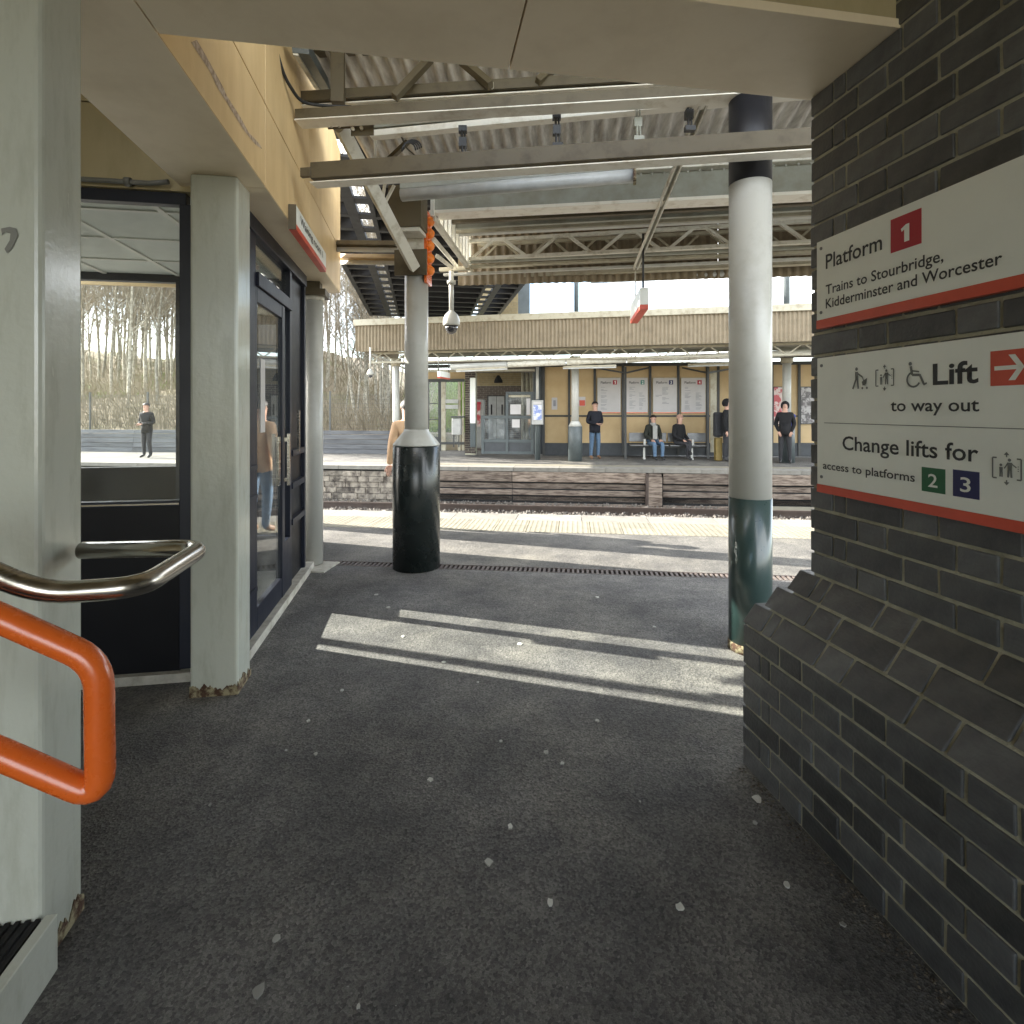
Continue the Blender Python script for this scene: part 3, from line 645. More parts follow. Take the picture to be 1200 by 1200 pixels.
# left side wall of the room: full height glazing with mullions (sun comes through here)
mu = MB()
for c0, c1 in ((2.0, 2.06), (2.975, 3.045)):
    mu = MB(); mu.fb(GF, c_u(c0, vL), c_u(c1, vL), vL-.03, vL+.03, .0, 2.72); obj('side_mullion', mu, 'navy', wr)
m = MB(); m.fb(GF, uW, uD1, vL-.03, vL+.03, 0, .12); obj('side_sill', m, 'navy', wr)
m = MB(); m.fb(GF, uW, uD1, vL-.002, vL+.002, .12, 2.72); obj('pane', m, 'glassback', wr)
# opaque block added behind the room to keep sun off the platform floor
m = MB(); m.box(-3.3, -2.52, 5.42, 6.35, 0, 2.7); obj('sun_block', m, 'navy', wr, bevel=.01)
# door wall along the passage
def dx(px): return gu(px, vD)[0]
zdt = 2.70
dp = [dx(291), dx(298.5), dx(334), dx(345), dx(349), dx(357.5)]
g0 = c_u(2.90, vD); g1 = c_u(3.465, vD); g2 = c_u(3.535, vD); g3 = c_u(3.70, vD)
m = MB(); m.fb(GF, pu2+.2, dp[5]+.02, vD-.07, vD+.012, zdt-.06, zdt+.038); obj('head_rail', m, 'navy', wr, bevel=.003)
def post(u0, u1, z0=.06, z1=zdt-.06, name='mullion', o=.0): m = MB(); m.fb(GF, u0, u1, vD-.07+o, vD+o, z0, z1); return obj(name, m, 'navy', wr, bevel=.003)
post(uW, g0-.03); post(g3+.0, g3+.06); post(dp[5]-.02, dp[5]+.03)
for zz0 in (.33, .93, 1.12): post(uW, g0-.03, zz0, zz0+.03, 'glazing_bar', .012)
# sliding door leaf
dz = zz(335, 3.6)  # top of the leaf
leaf = MB(); leaf.fb(GF, g0-.03, g0+.0, vD-.045, vD-.0, .06, 2.31); leaf.fb(GF, g1, g2, vD-.045, vD+.004, .06, 2.31)
leaf.fb(GF, g0, g1, vD-.045, vD-.0, .06, .213); leaf.fb(GF, g0, g1, vD-.045, vD, 2.21, 2.31)
lf = obj('door_leaf', leaf, 'navy', wr, bevel=.004)
m = MB(); m.fb(GF, g0, g1, vD-.02, vD-.014, .213, 2.21)
def relp(name, mb, mt, parent, **k):
    o = obj(name, mb, mt, None, **k); o.parent = parent; return o
relp('pane', m, 'glassdoor', lf)
m = MB(); hu = g1+.03
m.fb(GF, hu, hu+.025, vD+.03, vD+.05, .92, 1.32); m.fb(GF, hu, hu+.02, vD, vD+.03, .95, .98); m.fb(GF, hu, hu+.02, vD, vD+.03, 1.26, 1.29); relp('door_handle', m, 'steel', lf)
m = MB(); hu = g1-.08
m.fb(GF, hu, hu+.07, vD-.012, vD-.004, .93, 1.3); relp('push_plate', m, 'steel', lf)
m = MB(); m.fb(GF, g0+.12, g0+.22, vD-.013, vD-.011, 1.35, 1.85); relp('door_notice', m, 'poster', lf)
# narrow fixed light beside the leaf, transom above
m = MB(); m.fb(GF, g2, g3, vD-.06, vD, .06, .47); obj('glazing_bar', m, 'navy', wr)
m = MB(); m.fb(GF, g2, g3, vD-.04, vD-.034, .47, 2.3); obj('pane', m, 'glassdoor', wr)
m = MB(); m.fb(GF, g0-.03, g3, vD-.06, vD+.02, 2.31, 2.40); obj('transom_bar', m, 'navy', wr, bevel=.003)
m = MB(); m.fb(GF, g0-.03, g3, vD-.04, vD-.034, 2.40, zdt-.06); obj('pane', m, 'glassdoor', wr)
m = MB(); m.fb(GF, uW, g0-.03, vD-.05, vD-.03, .06, zdt-.06); obj('side_panel', m, 'navydark', wr)
m = MB(); m.fb(GF, g3+.06, dp[5]-.02, vD-.05, vD-.03, .06, 1.12); obj('side_panel', m, 'navydark', wr)
m = MB(); m.fb(GF, g3+.06, dp[5]-.02, vD-.05, vD-.03, 1.12, zdt-.06); obj('side_panel', m, 'navydark', wr)
for zz0 in (.55, .85, 1.12): post(g3+.06, dp[5]-.02, zz0, zz0+.05, 'glazing_bar', .01)
m = MB(); m.fb(GF, g3+.2, g3+.23, vD+.01, vD+.03, 1.15, 1.5); obj('door_handle', m, 'steel', wr)
# waiting room sign on the fascia
sg = thing('waiting_room_sign', 'small white and red Waiting room sign high on the yellow fascia', 'sign', (*GF(gu(365, VF)[0], VF), 2.95))
us0, D0 = gu(347, VF+.05); us1, D1 = gu(382, VF+.05)
zsb = zz(268, D0); zst = zz(240, D0)
m = MB(); m.fb(GF, us0, us1, VF+.004, VF+.05, zsb+.03, zst); obj('sign_box', m, 'sign', sg, bevel=.002)
m = MB(); m.fb(GF, us0, us1, VF+.003, VF+.051, zsb-.005, zsb+.03); obj('red_strip', m, 'signred', sg)
m = MB(); m.fb(GF, us0-.006, us0-.0005, VF+.003, VF+.051, zsb-.006, zst+.001); obj('end_cap', m, 'beam', sg)
lettering(sg, 'Waiting room 1', Vector((*GF(us0+.12, VF+.052), zsb+.075)), Vector((-.162, .987, 0)), EZ, (us1-us0)*.75, .055, bold=.012)
# conduit above the window
m = MB(); c0 = [(*GF(uW-.05, v), 2.735) for v in (vL, vD-.7, vD-.4)]+[(*GF(uW-.06, vD-.3), 2.745)]
m.tube(c0, .014, 8); single('conduit_pipe', m, 'conduit', 'grey conduit running above the waiting room window', 'pipe')
m = MB(); m.tube([(*GF(uW-.05, vD-.52), 2.735), (*GF(uW-.05, vD-.49), 2.735)], .024, 10); sub('coupler', m, 'conduit', bpy.data.objects['conduit_pipe'])
# handrails
def smooth_path(pts, r=.06, n=6):
    pts = [Vector(p) for p in pts]; out = [pts[0]]
    for a, b, c in zip(pts[:-2], pts[1:-1], pts[2:]):
        r1 = min(r, (b-a).length*.45, (c-b).length*.45); p0 = b+(a-b).normalized()*r1; p2 = b+(c-b).normalized()*r1
        for i in range(n+1):
            t = i/n; out.append(p0*(1-t)**2+b*2*t*(1-t)+p2*t*t)
    return out+[pts[-1]]
m = MB(); m.tube(smooth_path([at_d(-170, 600, 1.05), at_d(47, 696, 1.2), at_d(165, 688, 1.24), at_d(238, 642, 1.58), at_d(96, 645, 1.6)], .07), .0245, 20)
single('handrail', m, 'steel', 'brushed stainless steel handrail looping round the near pillar', 'handrail')
m = MB(); m.tube(smooth_path([at_d(-170, 655, 1.02), at_d(0, 724, 1.1), at_d(116, 776, 1.14), at_d(118, 934, 1.14), at_d(0, 883, 1.1), at_d(-170, 815, 1.02)], .055), .027, 20)
single('handrail', m, 'orange', 'orange painted stair handrail loop at the lower left', 'handrail')
# ================================================================ COLUMNS
def column(name, label, x, y, parts, group='round steel columns'):
    t = thing(name, label, 'column', (x, y, 0), group)
    for nm, prof, mt in parts: obj(nm, MB().lathe(prof, (x, y, 0), 40), mt, t)
    return t
x1, y1 = k_(488)*5.25, 5.25
c1 = column('steel_column', 'white column with a wide black sleeve left of centre', x1, y1, [
    ('sleeve', [(.225, 0), (.225, 1.155), (.215, 1.165)], 'black'),
    ('cone', [(.222, 1.166), (.222, 1.18), (.122, 1.3), (.118, 1.32)], 'white'),
    ('shaft', [(.112, 1.3), (.112, 2.86)], 'white')])
x2, y2 = 1.5, 3.44
c2 = column('steel_column', 'tall white column with dark green foot and black top in front of the brick wall', x2, y2, [
    ('foot', [(.128, .03), (.128, .955)], 'green'), ('base_chip', [(.131, 0), (.132, .045), (.126, .06)], 'rust'), ('shaft', [(.126, .955), (.126, 2.92)], 'white'), ('top', [(.127, 2.92), (.127, 3.46)], 'darktop')])
x3, y3 = k_(367.5)*5.3, 5.3
c3 = column('steel_column', 'slim grey white column at the corner of the waiting room', x3, y3, [
    ('shaft', [(.088, .02), (.088, 2.56)], 'white'), ('collar', [(.1, 2.56), (.1, 2.6)], 'beampale')])
m = MB(); m.fb(GF, gv(x3, y3)[0]-.13, gv(x3, y3)[0]+.13, gv(x3, y3)[1]-.13, gv(x3, y3)[1]+.13, 2.6, 2.66); m.fb(GF, gv(x3, y3)[0]-.07, gv(x3, y3)[0]+.07, gv(x3, y3)[1]-.07, gv(x3, y3)[1]+.07, 2.66, 2.8); obj('cap_plate', m, 'beam', c3)
m = MB(); m.fb(PF, *(lambda u: (u-.2, u+.22))(x3*.9935-.114*y3), .114*x3+.9935*y3-.24, .114*x3+.9935*y3+.1, .0, .012); obj('base_plate', m, 'concrete', c3)
column('steel_column', 'dark column out of direct view beyond the waiting room, added for its shadow band', -3.05, 7.25, [('shaft', [(.16, 0), (.16, 3.4)], 'greygreen')])  # unseen column, placed to cast the shadow band across the platform
# column 1 capital: plate, box, orange lamps
m = MB(); m.fb(PF, x1*.9935-.114*y1-.17, x1*.9935-.114*y1+.14, .114*x1+.9935*y1-.15, .114*x1+.9935*y1-.12, zz(322, 5.1), zz(292, 5.1)); obj('end_plate', m, 'beam', c1, bevel=.003)
m = MB(); m.fb(PF, x1*.9935-.114*y1-.11, x1*.9935-.114*y1+.1, .114*x1+.9935*y1-.1, .114*x1+.9935*y1+.1, 2.86, 3.4); obj('head', m, 'beampale', c1)
jb = thing('junction_box', 'khaki equipment box fixed above the black sleeved column', 'box', at_d(484, 240, 5.05))
uj = pfu(464, 5.0)[0]; uk = pfu(501, 5.0)[0]
m = MB(); m.fb(PF, uj, uk, 4.78, 5.0, zz(262, 4.85), zz(212, 4.85)); obj('case', m, 'beam', jb, bevel=.004)
m = MB(); m.fb(PF, uj+.03, uk-.02, 4.8, 5.05, zz(271, 4.95), zz(262, 4.85)-.002); obj('bracket', m, 'beampale', jb)
m = MB()
for zz1 in (2.86, 3.0): m.tube([(*PF(uj+.06, 4.955), zz1), (*PF(uj+.06, 4.975), zz1)], .012, 8)
obj('bolt', m, 'beam', c1)
ol = thing('orange_indicator', 'vertical strip of five orange lamps on the column head', 'lamp', at_d(505, 290, 5.2))
uo = pfu(501, 5.12)[0]
m = MB(); m.fb(PF, uo-.005, uo+.02, 5.02, 5.2, zz(331, 5.15), zz(246, 5.15)); obj('backplate', m, 'orange', ol)
for i in range(5):
    zc = zz(256+i*14.6, 5.15); x, y = PF(uo+.02, 5.1); m = MB()
    m.lathe([(.0, -.05), (.035, -.045), (.052, -.02), (.055, .0), (.05, .02), (.03, .04), (.0, .045)], (x, y, zc), 16); obj('lamp', m, 'orangel', ol)
# ================================================================ NEAR PLATFORM CANOPY
can = thing('platform_canopy', 'near platform canopy of khaki steel beams, lattice trusses and corrugated sheets', 'canopy', (1, 5, 3.4))
def hbeam(px0, py0, px1, py1, z, w, h, mt, name='beam', ext=.0, par=None, bev=.002):   # lower edge seen at the two points
    a = at_z(px0, py0, z); b = at_z(px1, py1, z); d = (b-a).normalized(); a = a-d*ext*0; b = b+d*ext
    c = Vector((0, w/2, h/2)); m = MB(); m.bar(a+c, b+c, w, h); return obj(name, m, mt, par or can, bevel=bev)
# B1 with pale bottom flange, butting the fascia
hbeam(364, 214, 950, 175.5, 3.0, .1, .008, 'flange', ext=9)
hbeam(364, 208.7, 950, 170, 3.03, .05, .105, 'beam', ext=9)
hbeam(352, 207, 364, 206.2, 3.04, .03, .06, 'beam', 'stub')
# B2 angle + rear member + pipe, on the right column
hbeam(345.5, 140.5, 950, 104.5, 3.45, .012, .075, 'beam', ext=9)
hbeam(345.5, 140.5, 950, 104.5, 3.447, .12, .008, 'flange', 'flange', ext=9)
hbeam(350, 118, 950, 82, 3.72, .06, .07, 'beam', ext=9)
hbeam(350, 124, 950, 88, 3.70, .09, .01, 'flange', 'flange', ext=9)
hbeam(434, 159.5, 950, 110, 3.50, .07, .045, 'flange', 'flange', ext=9)
hbeam(434, 150, 950, 103, 3.56, .06, .07, 'girder', ext=9)
hbeam(360, 60, 950, 30, 4.05, .08, .12, 'beam', 'purlin', ext=9)
# truss web above B2
def web(px0, py0, px1, py1, D0, D1, w=.045, h=.06, mt='beam', name='brace', par=None):
    m = MB(); m.bar(at_d(px0, py0, D0), at_d(px1, py1, D1), w, h, up=(.1, -1, .2)); return obj(name, m, mt, par or can, bevel=.002)
web(396, 121, 396, 40, 3.83, 3.83, .09, .06)
web(402, 121, 402, 40, 3.85, 3.85, .02, .07, 'beampale')
for i, (a, b) in enumerate((((462, 114), (505, 68)), ((575, 100), (540, 70)), ((630, 96), (672, 60)), ((750, 92), (712, 55)), ((800, 88), (840, 50)), ((905, 80), (870, 50)))):
    web(*a, *b, 3.72, 3.8); web(a[0]+2.5, a[1]+1, b[0]+2.5, b[1]+1, 3.75, 3.83, .02, .05, 'beampale')
# dark gutter edge beside the fascia
m = MB(); m.bar(at_d(352, 55, 3.4), at_d(389, 118, 4.6), .1, .07); obj('gutter', m, 'greygreen', can)
m = MB(); m.bar(at_d(346, 55, 3.4), at_d(384, 118, 4.6), .03, .09); obj('gutter', m, 'beampale', can)
# splice plates, hangers
for px, py, D in ((398, 145, 3.78), (425, 153, 3.78)):
    p = at_d(px, py, D); m = MB(); m.bar(p+Vector((-.08, 0, 0)), p+Vector((.08, -.012, 0)), .01, .075, up=(0, 0, 1)); obj('splice_plate', m, 'beam', can)
m = MB()
for px, py in ((389, 148), (398, 148), (414, 152), (424, 151)): p = at_d(px, py, 3.76); m.tube([p, p+Vector((0, -.02, 0))], .012, 8)
obj('bolt_heads', m, 'beampale', can)
for px, y0, y1 in ((541, 150, 186), (651, 135, 172), (746, 125, 164), (806, 118, 152)):
    p, q = at_d(px, y0, 3.66), at_d(px+1, y1, 3.5); m = MB(); m.tube([p, q], .008, 6); m.tube([p+Vector((.02, 0, 0)), q+Vector((.02, 0, 0))], .006, 6)
    c_ = (p+q)/2; m.box(c_.x-.02, c_.x+.03, c_.y-.02, c_.y+.02, c_.z-.03, c_.z+.03); m.box(q.x-.025, q.x+.04, q.y-.02, q.y+.02, q.z-.01, q.z+.02); m.box(p.x-.02, p.x+.035, p.y-.02, p.y+.02, p.z-.03, p.z+.01)
    obj('hanger', m, 'cable' if px != 746 else 'girder', can)
# diagonal strut down to column 1 and two short ties from the fascia
web(400, 150, 486, 314, 3.84, 5.06, .09, .06, 'beampale', 'strut'); 
web(440, 196, 440, 150, 4.3, 4.3, .02, .05, 'beampale'); web(446, 196, 478, 166, 4.3, 4.2, .03, .04, 'beam'); web(455, 190, 448, 235, 4.5, 4.6, .02, .04, 'beampale'); web(462, 217, 450, 240, 4.6, 4.65, .02, .03, 'beampale')
web(386, 286, 466, 287, 5.62, 5.15, .05, .07, 'beam', 'tie'); web(386, 291.5, 466, 292, 5.62, 5.15, .07, .012, 'white', 'tie')
web(395, 301, 466, 302, 5.9, 5.2, .05, .05, 'tan', 'tie'); web(395, 307, 466, 307.5, 5.9, 5.2, .06, .012, 'white', 'tie')
# main girder
def gird(px0, y0, px1, y1, z, w, h, mt, name='girder', ext=9): return hbeam(px0, y0, px1, y1, z, w, h, mt, name, ext)
gird(504, 250, 950, 227, 3.40, .2, .03, 'flange', 'girder_flange')
gird(506, 247, 950, 224, 3.43, .02, .24, 'girder')
gird(506, 214, 950, 187, 3.672, .2, .02, 'beampale', 'girder_flange')
m = MB()
a, b = at_z(506, 220, 3.64), at_z(950, 192, 3.64)
for i in range(34): p = a.lerp(b, i/33); m.tube([p, p+Vector((0, -.012, 0))], .01, 6)
obj('rivets', m, 'girder', can, kind='stuff')
# purlins beyond
hbeam(515, 262, 950, 239, 3.53, .06, .1, 'beam', 'purlin', 9)
hbeam(520, 268.5, 950, 246, 3.53, .05, .08, 'girder', 'purlin', 9)
hbeam(523, 274, 950, 252, 3.52, .06, .07, 'offwhite', 'purlin', 9)
hbeam(523, 275.5, 950, 253.5, 3.512, .08, .01, 'white', 'purlin', 9)
# lattice truss (two planes)
def lattice(pxa, ya0, ya1, pxb, yb0, yb1, zt, step, D_off, mt, w=.035):
    a0, b0 = at_z(pxa, ya0, zt), at_z(pxb, yb0, zt); hgt = None
    a1 = at_d(pxa, ya1, a0.y); b1 = at_d(pxb, yb1, b0.y)
    d = (b0-a0).normalized(); b0 = b0+d*8; b1 = b1+d*8; L = (b0-a0).length; n = int(L/step)
    for P, Q, ww, hh in ((a0, b0, .05, .04), (a1, b1, .06, .04)): m = MB(); m.bar(P, Q, ww, hh); obj('truss_chord', m, mt, can)
    for i in range(n):
        t0, t1, t2 = i/n, (i+.42)/n, (i+.58)/n
        for (p, q) in ((a1.lerp(b1, t0+.06/n), a0.lerp(b0, t1)), (a0.lerp(b0, t2), a1.lerp(b1, (i+.94)/n))):
            m = MB(); m.bar(p, q, w, w, up=(0, -1, 0)); obj('brace', m, mt, can)
lattice(548, 283, 304, 950, 259, 285, 3.63, .78, 0, 'beampale')
lattice(560, 287, 306, 950, 267, 287, 3.68, .62, 0, 'offwhite', .025)
hbeam(548, 308, 950, 291, 3.36, .05, .03, 'girder', 'cable_tray', 9); hbeam(548, 313, 950, 296, 3.33, .1, .03, 'offwhite', 'tray_edge', 9)
hbeam(520, 323, 950, 304, 3.26, .05, .03, 'white', 'pipe', 9); hbeam(540, 328, 950, 309, 3.27, .1, .07, 'offwhite', 'edge_beam', 9)
hbeam(515, 318, 550, 316, 3.28, .05, .05, 'offwhite', 'edge_beam')
# corrugated sheets
def corrugated(F, u0, u1, prof, pitch, amp, mt, name, par, n=6, along_u=True):
    """sheet spanning u0..u1, profile = [(v,z),...] ; corrugation displaces normal to the profile"""
    m = MB(); N = int((u1-u0)/pitch*n); rows = len(prof)
    (va, za), (vb, zb) = prof[0], prof[-1]; L = math.hypot(vb-va, zb-za); nv, nz_ = -(zb-za)/L, (vb-va)/L
    for i in range(N+1):
        u = u0+(u1-u0)*i/N; ph = (i % n)/n*2*math.pi; d = amp*math.cos(ph)
        for v, z in prof: m.v.append((*F(u, v+nv*d), z+nz_*d))
    for i in range(N):
        for j in range(rows-1): m.face([i*rows+j, (i+1)*rows+j, (i+1)*rows+j+1, i*rows+j+1], 0, True)
    return obj(name, m, mt, par)
u = -.45-.92
uc0 = pfu(425, 5.0)[0]-.2
for i in range(15): corrugated(PF, -1.9+i*.945-.01, -1.9+(i+1)*.945+.0, [(1.9, 4.45), (4.95, 3.80+.004*(i % 2))], .105, .022, 'corr', 'roof_sheet', can)
ug = pfu(508, 5.2)[0]
for i in range(15): corrugated(PF, ug+i*.84, ug+(i+1)*.84, [(5.0, 3.80), (7.25, 3.98)], .105, .02, 'corr', 'roof_sheet', can)
uv0 = pfu(537, 7.2)[0]
for i in range(15): corrugated(PF, uv0+i*.84, uv0+(i+1)*.84, [(7.2, zz(332, 7.2)+.0), (7.2, 4.0)], .105, .018, 'corrtan', 'valance_sheet', can)
# louvred gable end of bright slats
gA = at_d(507, 245, 5.2); gB = at_d(551, 283, 7.0)
for i in range(11):
    f = i/10; p = Vector((gA.x+(gB.x-gA.x)*f, gA.y+(gB.y-gA.y)*f, 0)); m = MB(); m.box(p.x-.015, p.x+.015, p.y-.045, p.y+.03, 3.34, 3.72); obj('gable_slat', m, 'brightwhite', can)
for z_ in (3.33, 3.74):
    m = MB(); m.bar(Vector((gA.x, gA.y, z_)), Vector((gB.x, gB.y+.2, z_)), .05, .05); obj('gable_rail', m, 'beampale', can)
web(512, 300, 530, 314, 5.7, 6.9, .03, .04, 'beampale'); web(508, 280, 535, 312, 5.4, 6.9, .03, .04, 'beampale')
# sloping channel strut in the middle (hangs the sign)
web(700+67, 186-0, 743, 312, 3.9, 6.6, .0 or .06, .035, 'beampale', 'channel'); 
a, b = at_d(828, 112, 3.5), at_d(745, 314, 6.7)
o_ = [o for o in can.children if o.name.startswith('channel')][0]; bpy.data.objects.remove(o_)
for off in (-.022, .022):
    m = MB(); m.bar(a+Vector((off, 0, 0)), b+Vector((off, 0, 0)), .012, .05, up=(0, 0, 1)); obj('channel', m, 'beampale', can)
m = MB(); m.bar(a+Vector((0, 0, .02)), b+Vector((0, 0, .02)), .034, .008); obj('channel', m, 'girder', can)
# fluorescent lights
def batten(label, px0, py0, px1, py1, z, r=.05, capmt='rust'):
    a, b = at_z(px0, py0, z), at_z(px1, py1, z); t = thing('strip_light', label, 'light', (a+b)/2, 'fluorescent strip lights under the canopies'); up = Vector((0, 0, r))
    m = MB(); m.bar(a+up*2.1, b+up*2.1, r*1.6, r*.9); obj('housing', m, 'girder', t)
    m = MB(); m.tube([a+up, b+up], r, 14); obj('diffuser', m, 'tube', t)
    m = MB(); d = (b-a).normalized(); m.bar(b+up*1.4, b+d*.02+up*1.4, r*2.4, r*2.6); obj('end_cap', m, capmt, t)
    return t
batten('long clear strip light below the main khaki beam of the near canopy', 471, 236, 742, 214, 3.04, .048)
batten('pale strip light along the near canopy edge against the sky', 692, 332, 900, 324, 3.19, .045, 'white')
# cables
m = MB(); m.tube(smooth_path([at_d(323, 55, 3.3), at_d(333, 90, 3.4), at_d(352, 120, 3.6), at_d(378, 124, 3.72), at_d(412, 125, 3.74)], .3, 8), .011, 8)
single('cable', m, 'cable', 'black cable curving off the yellow fascia onto the beam', 'cable')
m = MB()
for k in range(4):
    pts = [at_d(479+k*1.5+8*math.cos(a)*(1+.1*k), 176-9*math.sin(a)-k, 3.75) for a in [j*math.pi*1.05/8 for j in range(9)]]; m.tube(pts, .006, 6)
single('cable_coil', m, 'cable', 'small coil of black cable resting on the khaki beam', 'cable')
m = MB(); m.tube([at_d(470, 160, 4.0), at_d(477, 174, 3.98), at_d(486, 182, 3.9), at_d(492, 183, 3.85)], .005, 6); single('cable', m, 'cable', 'thin loose cable hanging beside the coil on the beam', 'cable')
# dome camera
dc = thing('dome_camera', 'white dome security camera on a pole hanging from the near canopy', 'camera', at_d(529, 380, 6.9))
p = at_d(529, 300, 6.9); zt, zb = zz(318, 6.9), zz(367, 6.9)
m = MB(); m.tube([(p.x, p.y, zt), (p.x, p.y, zb)], .03, 14); m.tube([(p.x, p.y, zt-.16), (p.x, p.y, zt-.12)], .055, 14); obj('pole', m, 'white', dc)
m = MB(); c = (p.x, p.y, zz(380, 6.9)); m.lathe([(.1, -.02), (.108, 0), (.105, .06), (.08, .12), (.045, .155), (.03, .17)], c, 24); obj('housing', m, 'white', dc)
m = MB(); m.lathe([(.0, -.125), (.03, -.12), (.058, -.1), (.078, -.06), (.082, -.02)], c, 24); obj('dome', m, 'lens', dc)
# hanging sign in the middle
hs = thing('hanging_sign', 'sign with an orange underside hanging edge on from a rod in the middle', 'sign', at_d(748, 360, 6.2))
p0, p1 = at_d(755, 337, 6.0), at_d(743, 352, 7.0); p0b = at_d(755, 362, 6.0)
hh = (p0.z-p0b.z)
dd = Vector((p1.x-p0.x, p1.y-p0.y, 0)); sdv = dd.normalized().cross(EZ)*.045; a = Vector((p0.x, p0.y, p0.z-hh)); b = a+dd
m = MB(); m.hexa([a-sdv+EZ*.05, a+sdv+EZ*.05, b+sdv+EZ*.05, b-sdv+EZ*.05, a-sdv+EZ*hh, a+sdv+EZ*hh, b+sdv+EZ*hh, b-sdv+EZ*hh]); obj('panel', m, 'sign', hs)
m = MB(); m.hexa([a-sdv, a+sdv, b+sdv, b-sdv, a-sdv+EZ*.049, a+sdv+EZ*.049, b+sdv+EZ*.049, b-sdv+EZ*.049]); obj('orange_strip', m, 'signred', hs)
m = MB(); q0 = a+dd*.1+EZ*hh; m.tube([q0, q0+EZ*.62], .013, 8); obj('rod', m, 'cable', hs); m = MB(); q0 = a+dd*.85+EZ*hh; m.tube([q0, q0+EZ*.4], .008, 8); obj('rod', m, 'beampale', hs)
# ================================================================ FAR STATION BUILDING
fbld = thing('station_building', 'tan panelled station building behind the far platform', 'building', (0, 18.2, 0))
V0 = 18.2
def FB(name, px0, px1, py0, py1, v, th, mt, par=None, **k): m = MB(); frect(m, px0, px1, py0, py1, v, th); return obj(name, m, mt, par or fbld, **k)
FB('back_wall', 625, 1010, 425, 534, V0+.08, .2, 'slate')
edges = [637, 665, 669, 697, 731, 762, 795, 830, 853, 880, 908, 938, 965, 1000]
posts = [637, 667, 697, 730, 762, 795, 829, 842, 880, 905, 937, 965, 1000]
for a, b in zip(posts[:-1], posts[1:]):
    FB('upper_panel', a+.6, b-.6, 426, 486.5, V0+.02, .06, 'tan'); FB('lower_panel', a+.6, b-.6, 488.5, 519, V0+.02, .06, 'tan')
    FB('skirting', a+.6, b-.6, 519.3, 534, V0+.0, .07, 'slate')
for p in posts: FB('post', p-1.4, p+1.4, 425, 534, V0-.04, .08, 'frame')
FB('mid_rail', 637, 1000, 486.5, 488.5, V0-.015, .05, 'frame')
FB('roof_edge', 500, 1000, 425, 429, V0-.06, .1, 'frame')
# shelter frame of the seating bay
sh = thing('seating_shelter', 'dark framed shelter bay around the metal bench on the far platform', 'shelter', (*PF(pfu(780, 17.2)[0], 17.2), 0))
for p in (733, 830): FB('post', p-1.3, p+1.3, 430, 538, 16.9, .06, 'frame', sh)
for a, b, c, d in ((733, 437, 697, 431), (733, 437, 760, 431), (830, 437, 800, 431), (830, 437, 862, 431)):
    ua, Da = pfu(a, 16.9); ub, Db = pfu(b if False else c, 17.9); m = MB(); m.bar((*PF(ua, 16.92), zz(b, Da)), (*PF(ub, 17.9), zz(d, Db)), .05, .05); obj('strut', m, 'frame', sh)
FB('end_panel', 832.5, 840, 434, 530, 17.4, .03, 'offwhite', sh)
# route posters
tk = [('1', 'crimson'), ('2', 'tealsq'), ('3', 'signnavy'), ('4', 'crimson')]
rp_ = random.Random(9)
for i, (p0, p1) in enumerate(((700.5, 727), (734, 759), (765.5, 793), (798.5, 826.5))):
    t = thing('route_poster', 'white poster headed Platform %s on the tan wall %s' % (tk[i][0], ['beside the standing man in navy', 'next right of the Platform 1 poster', 'above the seated man in green', 'above the seated bald man in black'][i]), 'poster', (*PF(pfu((p0+p1)/2, V0)[0], V0), 1.8))
    FB('frame', p0-.6, p1+.6, 442.4, 484.6, V0-.03, .03, 'offwhite', t); FB('sheet', p0, p1, 443, 483.2, V0-.036, .005, 'poster', t); FB('orange_edge', p0, p1, 483.2, 484.2, V0-.037, .006, 'orange', t)
    w = p1-p0; FB('number_square', p1-w*.33, p1-w*.15, 445.5, 450.6, V0-.039, .002, tk[i][1], t)
    ex = Vector((.9935, -.114, 0)); ux, Dx = pfu(p0+w*.13, V0-.038)
    lettering(t, 'Platform', Vector((*PF(ux, V0-.04), zz(449.6, Dx))), ex, EZ, w*.45/FP*Dx, .08, bold=.01)
    ux, Dx = pfu(p1-w*.27, V0-.042); lettering(t, tk[i][0], Vector((*PF(ux, V0-.043), zz(449.9, Dx))), ex, EZ, .05, .1, mt='sign', bold=.01)
    m = MB()
    for col in range(2 if i in (1, 3) else 1):
        for j in range(20 if i != 2 else 15):
            py = 453.5+j*1.35
            if rp_.random() < .15 or (col and py < 459): continue
            a = p0+w*(.14+.46*col) if i != 2 else p0+w*(.38+(-.28 if 6 < j < 9 else 0)); b = a+w*rp_.uniform(.12, .3); frect(m, a, b, py, py+.55, V0-.038, .001)
    obj('print_lines', m, 'posterline', t, kind='stuff')
for (a, b, y0, y1, mt_, lab) in ((907, 924, 454, 497, 'posterred', 'red framed advertising poster behind the hooded person'), (939, 958, 454, 496, 'postergrey', 'grey framed advertising poster at the far right of the tan wall')):
    t = thing('advert_poster', lab, 'poster', (*PF(pfu((a+b)/2, V0)[0], V0), 1.7)); FB('frame', a-1, b+1, y0-1, y1+1, V0-.05, .04, 'frame', t); FB('sheet', a, b, y0, y1, V0-.055, .006, mt_, t)
t = thing('notice', 'small white notice on the tan wall right of the information post', 'notice', (*PF(pfu(650, V0)[0], V0), 1.6)); FB('sheet', 646.5, 653, 466, 480, V0-.01, .02, 'poster', t); FB('print', 648.3, 651.3, 469, 476, V0-.013, .003, 'posterline', t)
t = thing('notice', 'small red and white notice behind the far white column', 'notice', (*PF(pfu(682, V0)[0], V0), 1.6)); FB('sheet', 678, 686, 465, 476, V0-.01, .02, 'poster', t); FB('red_block', 679, 685.5, 469, 475.5, V0-.013, .003, 'signred', t)
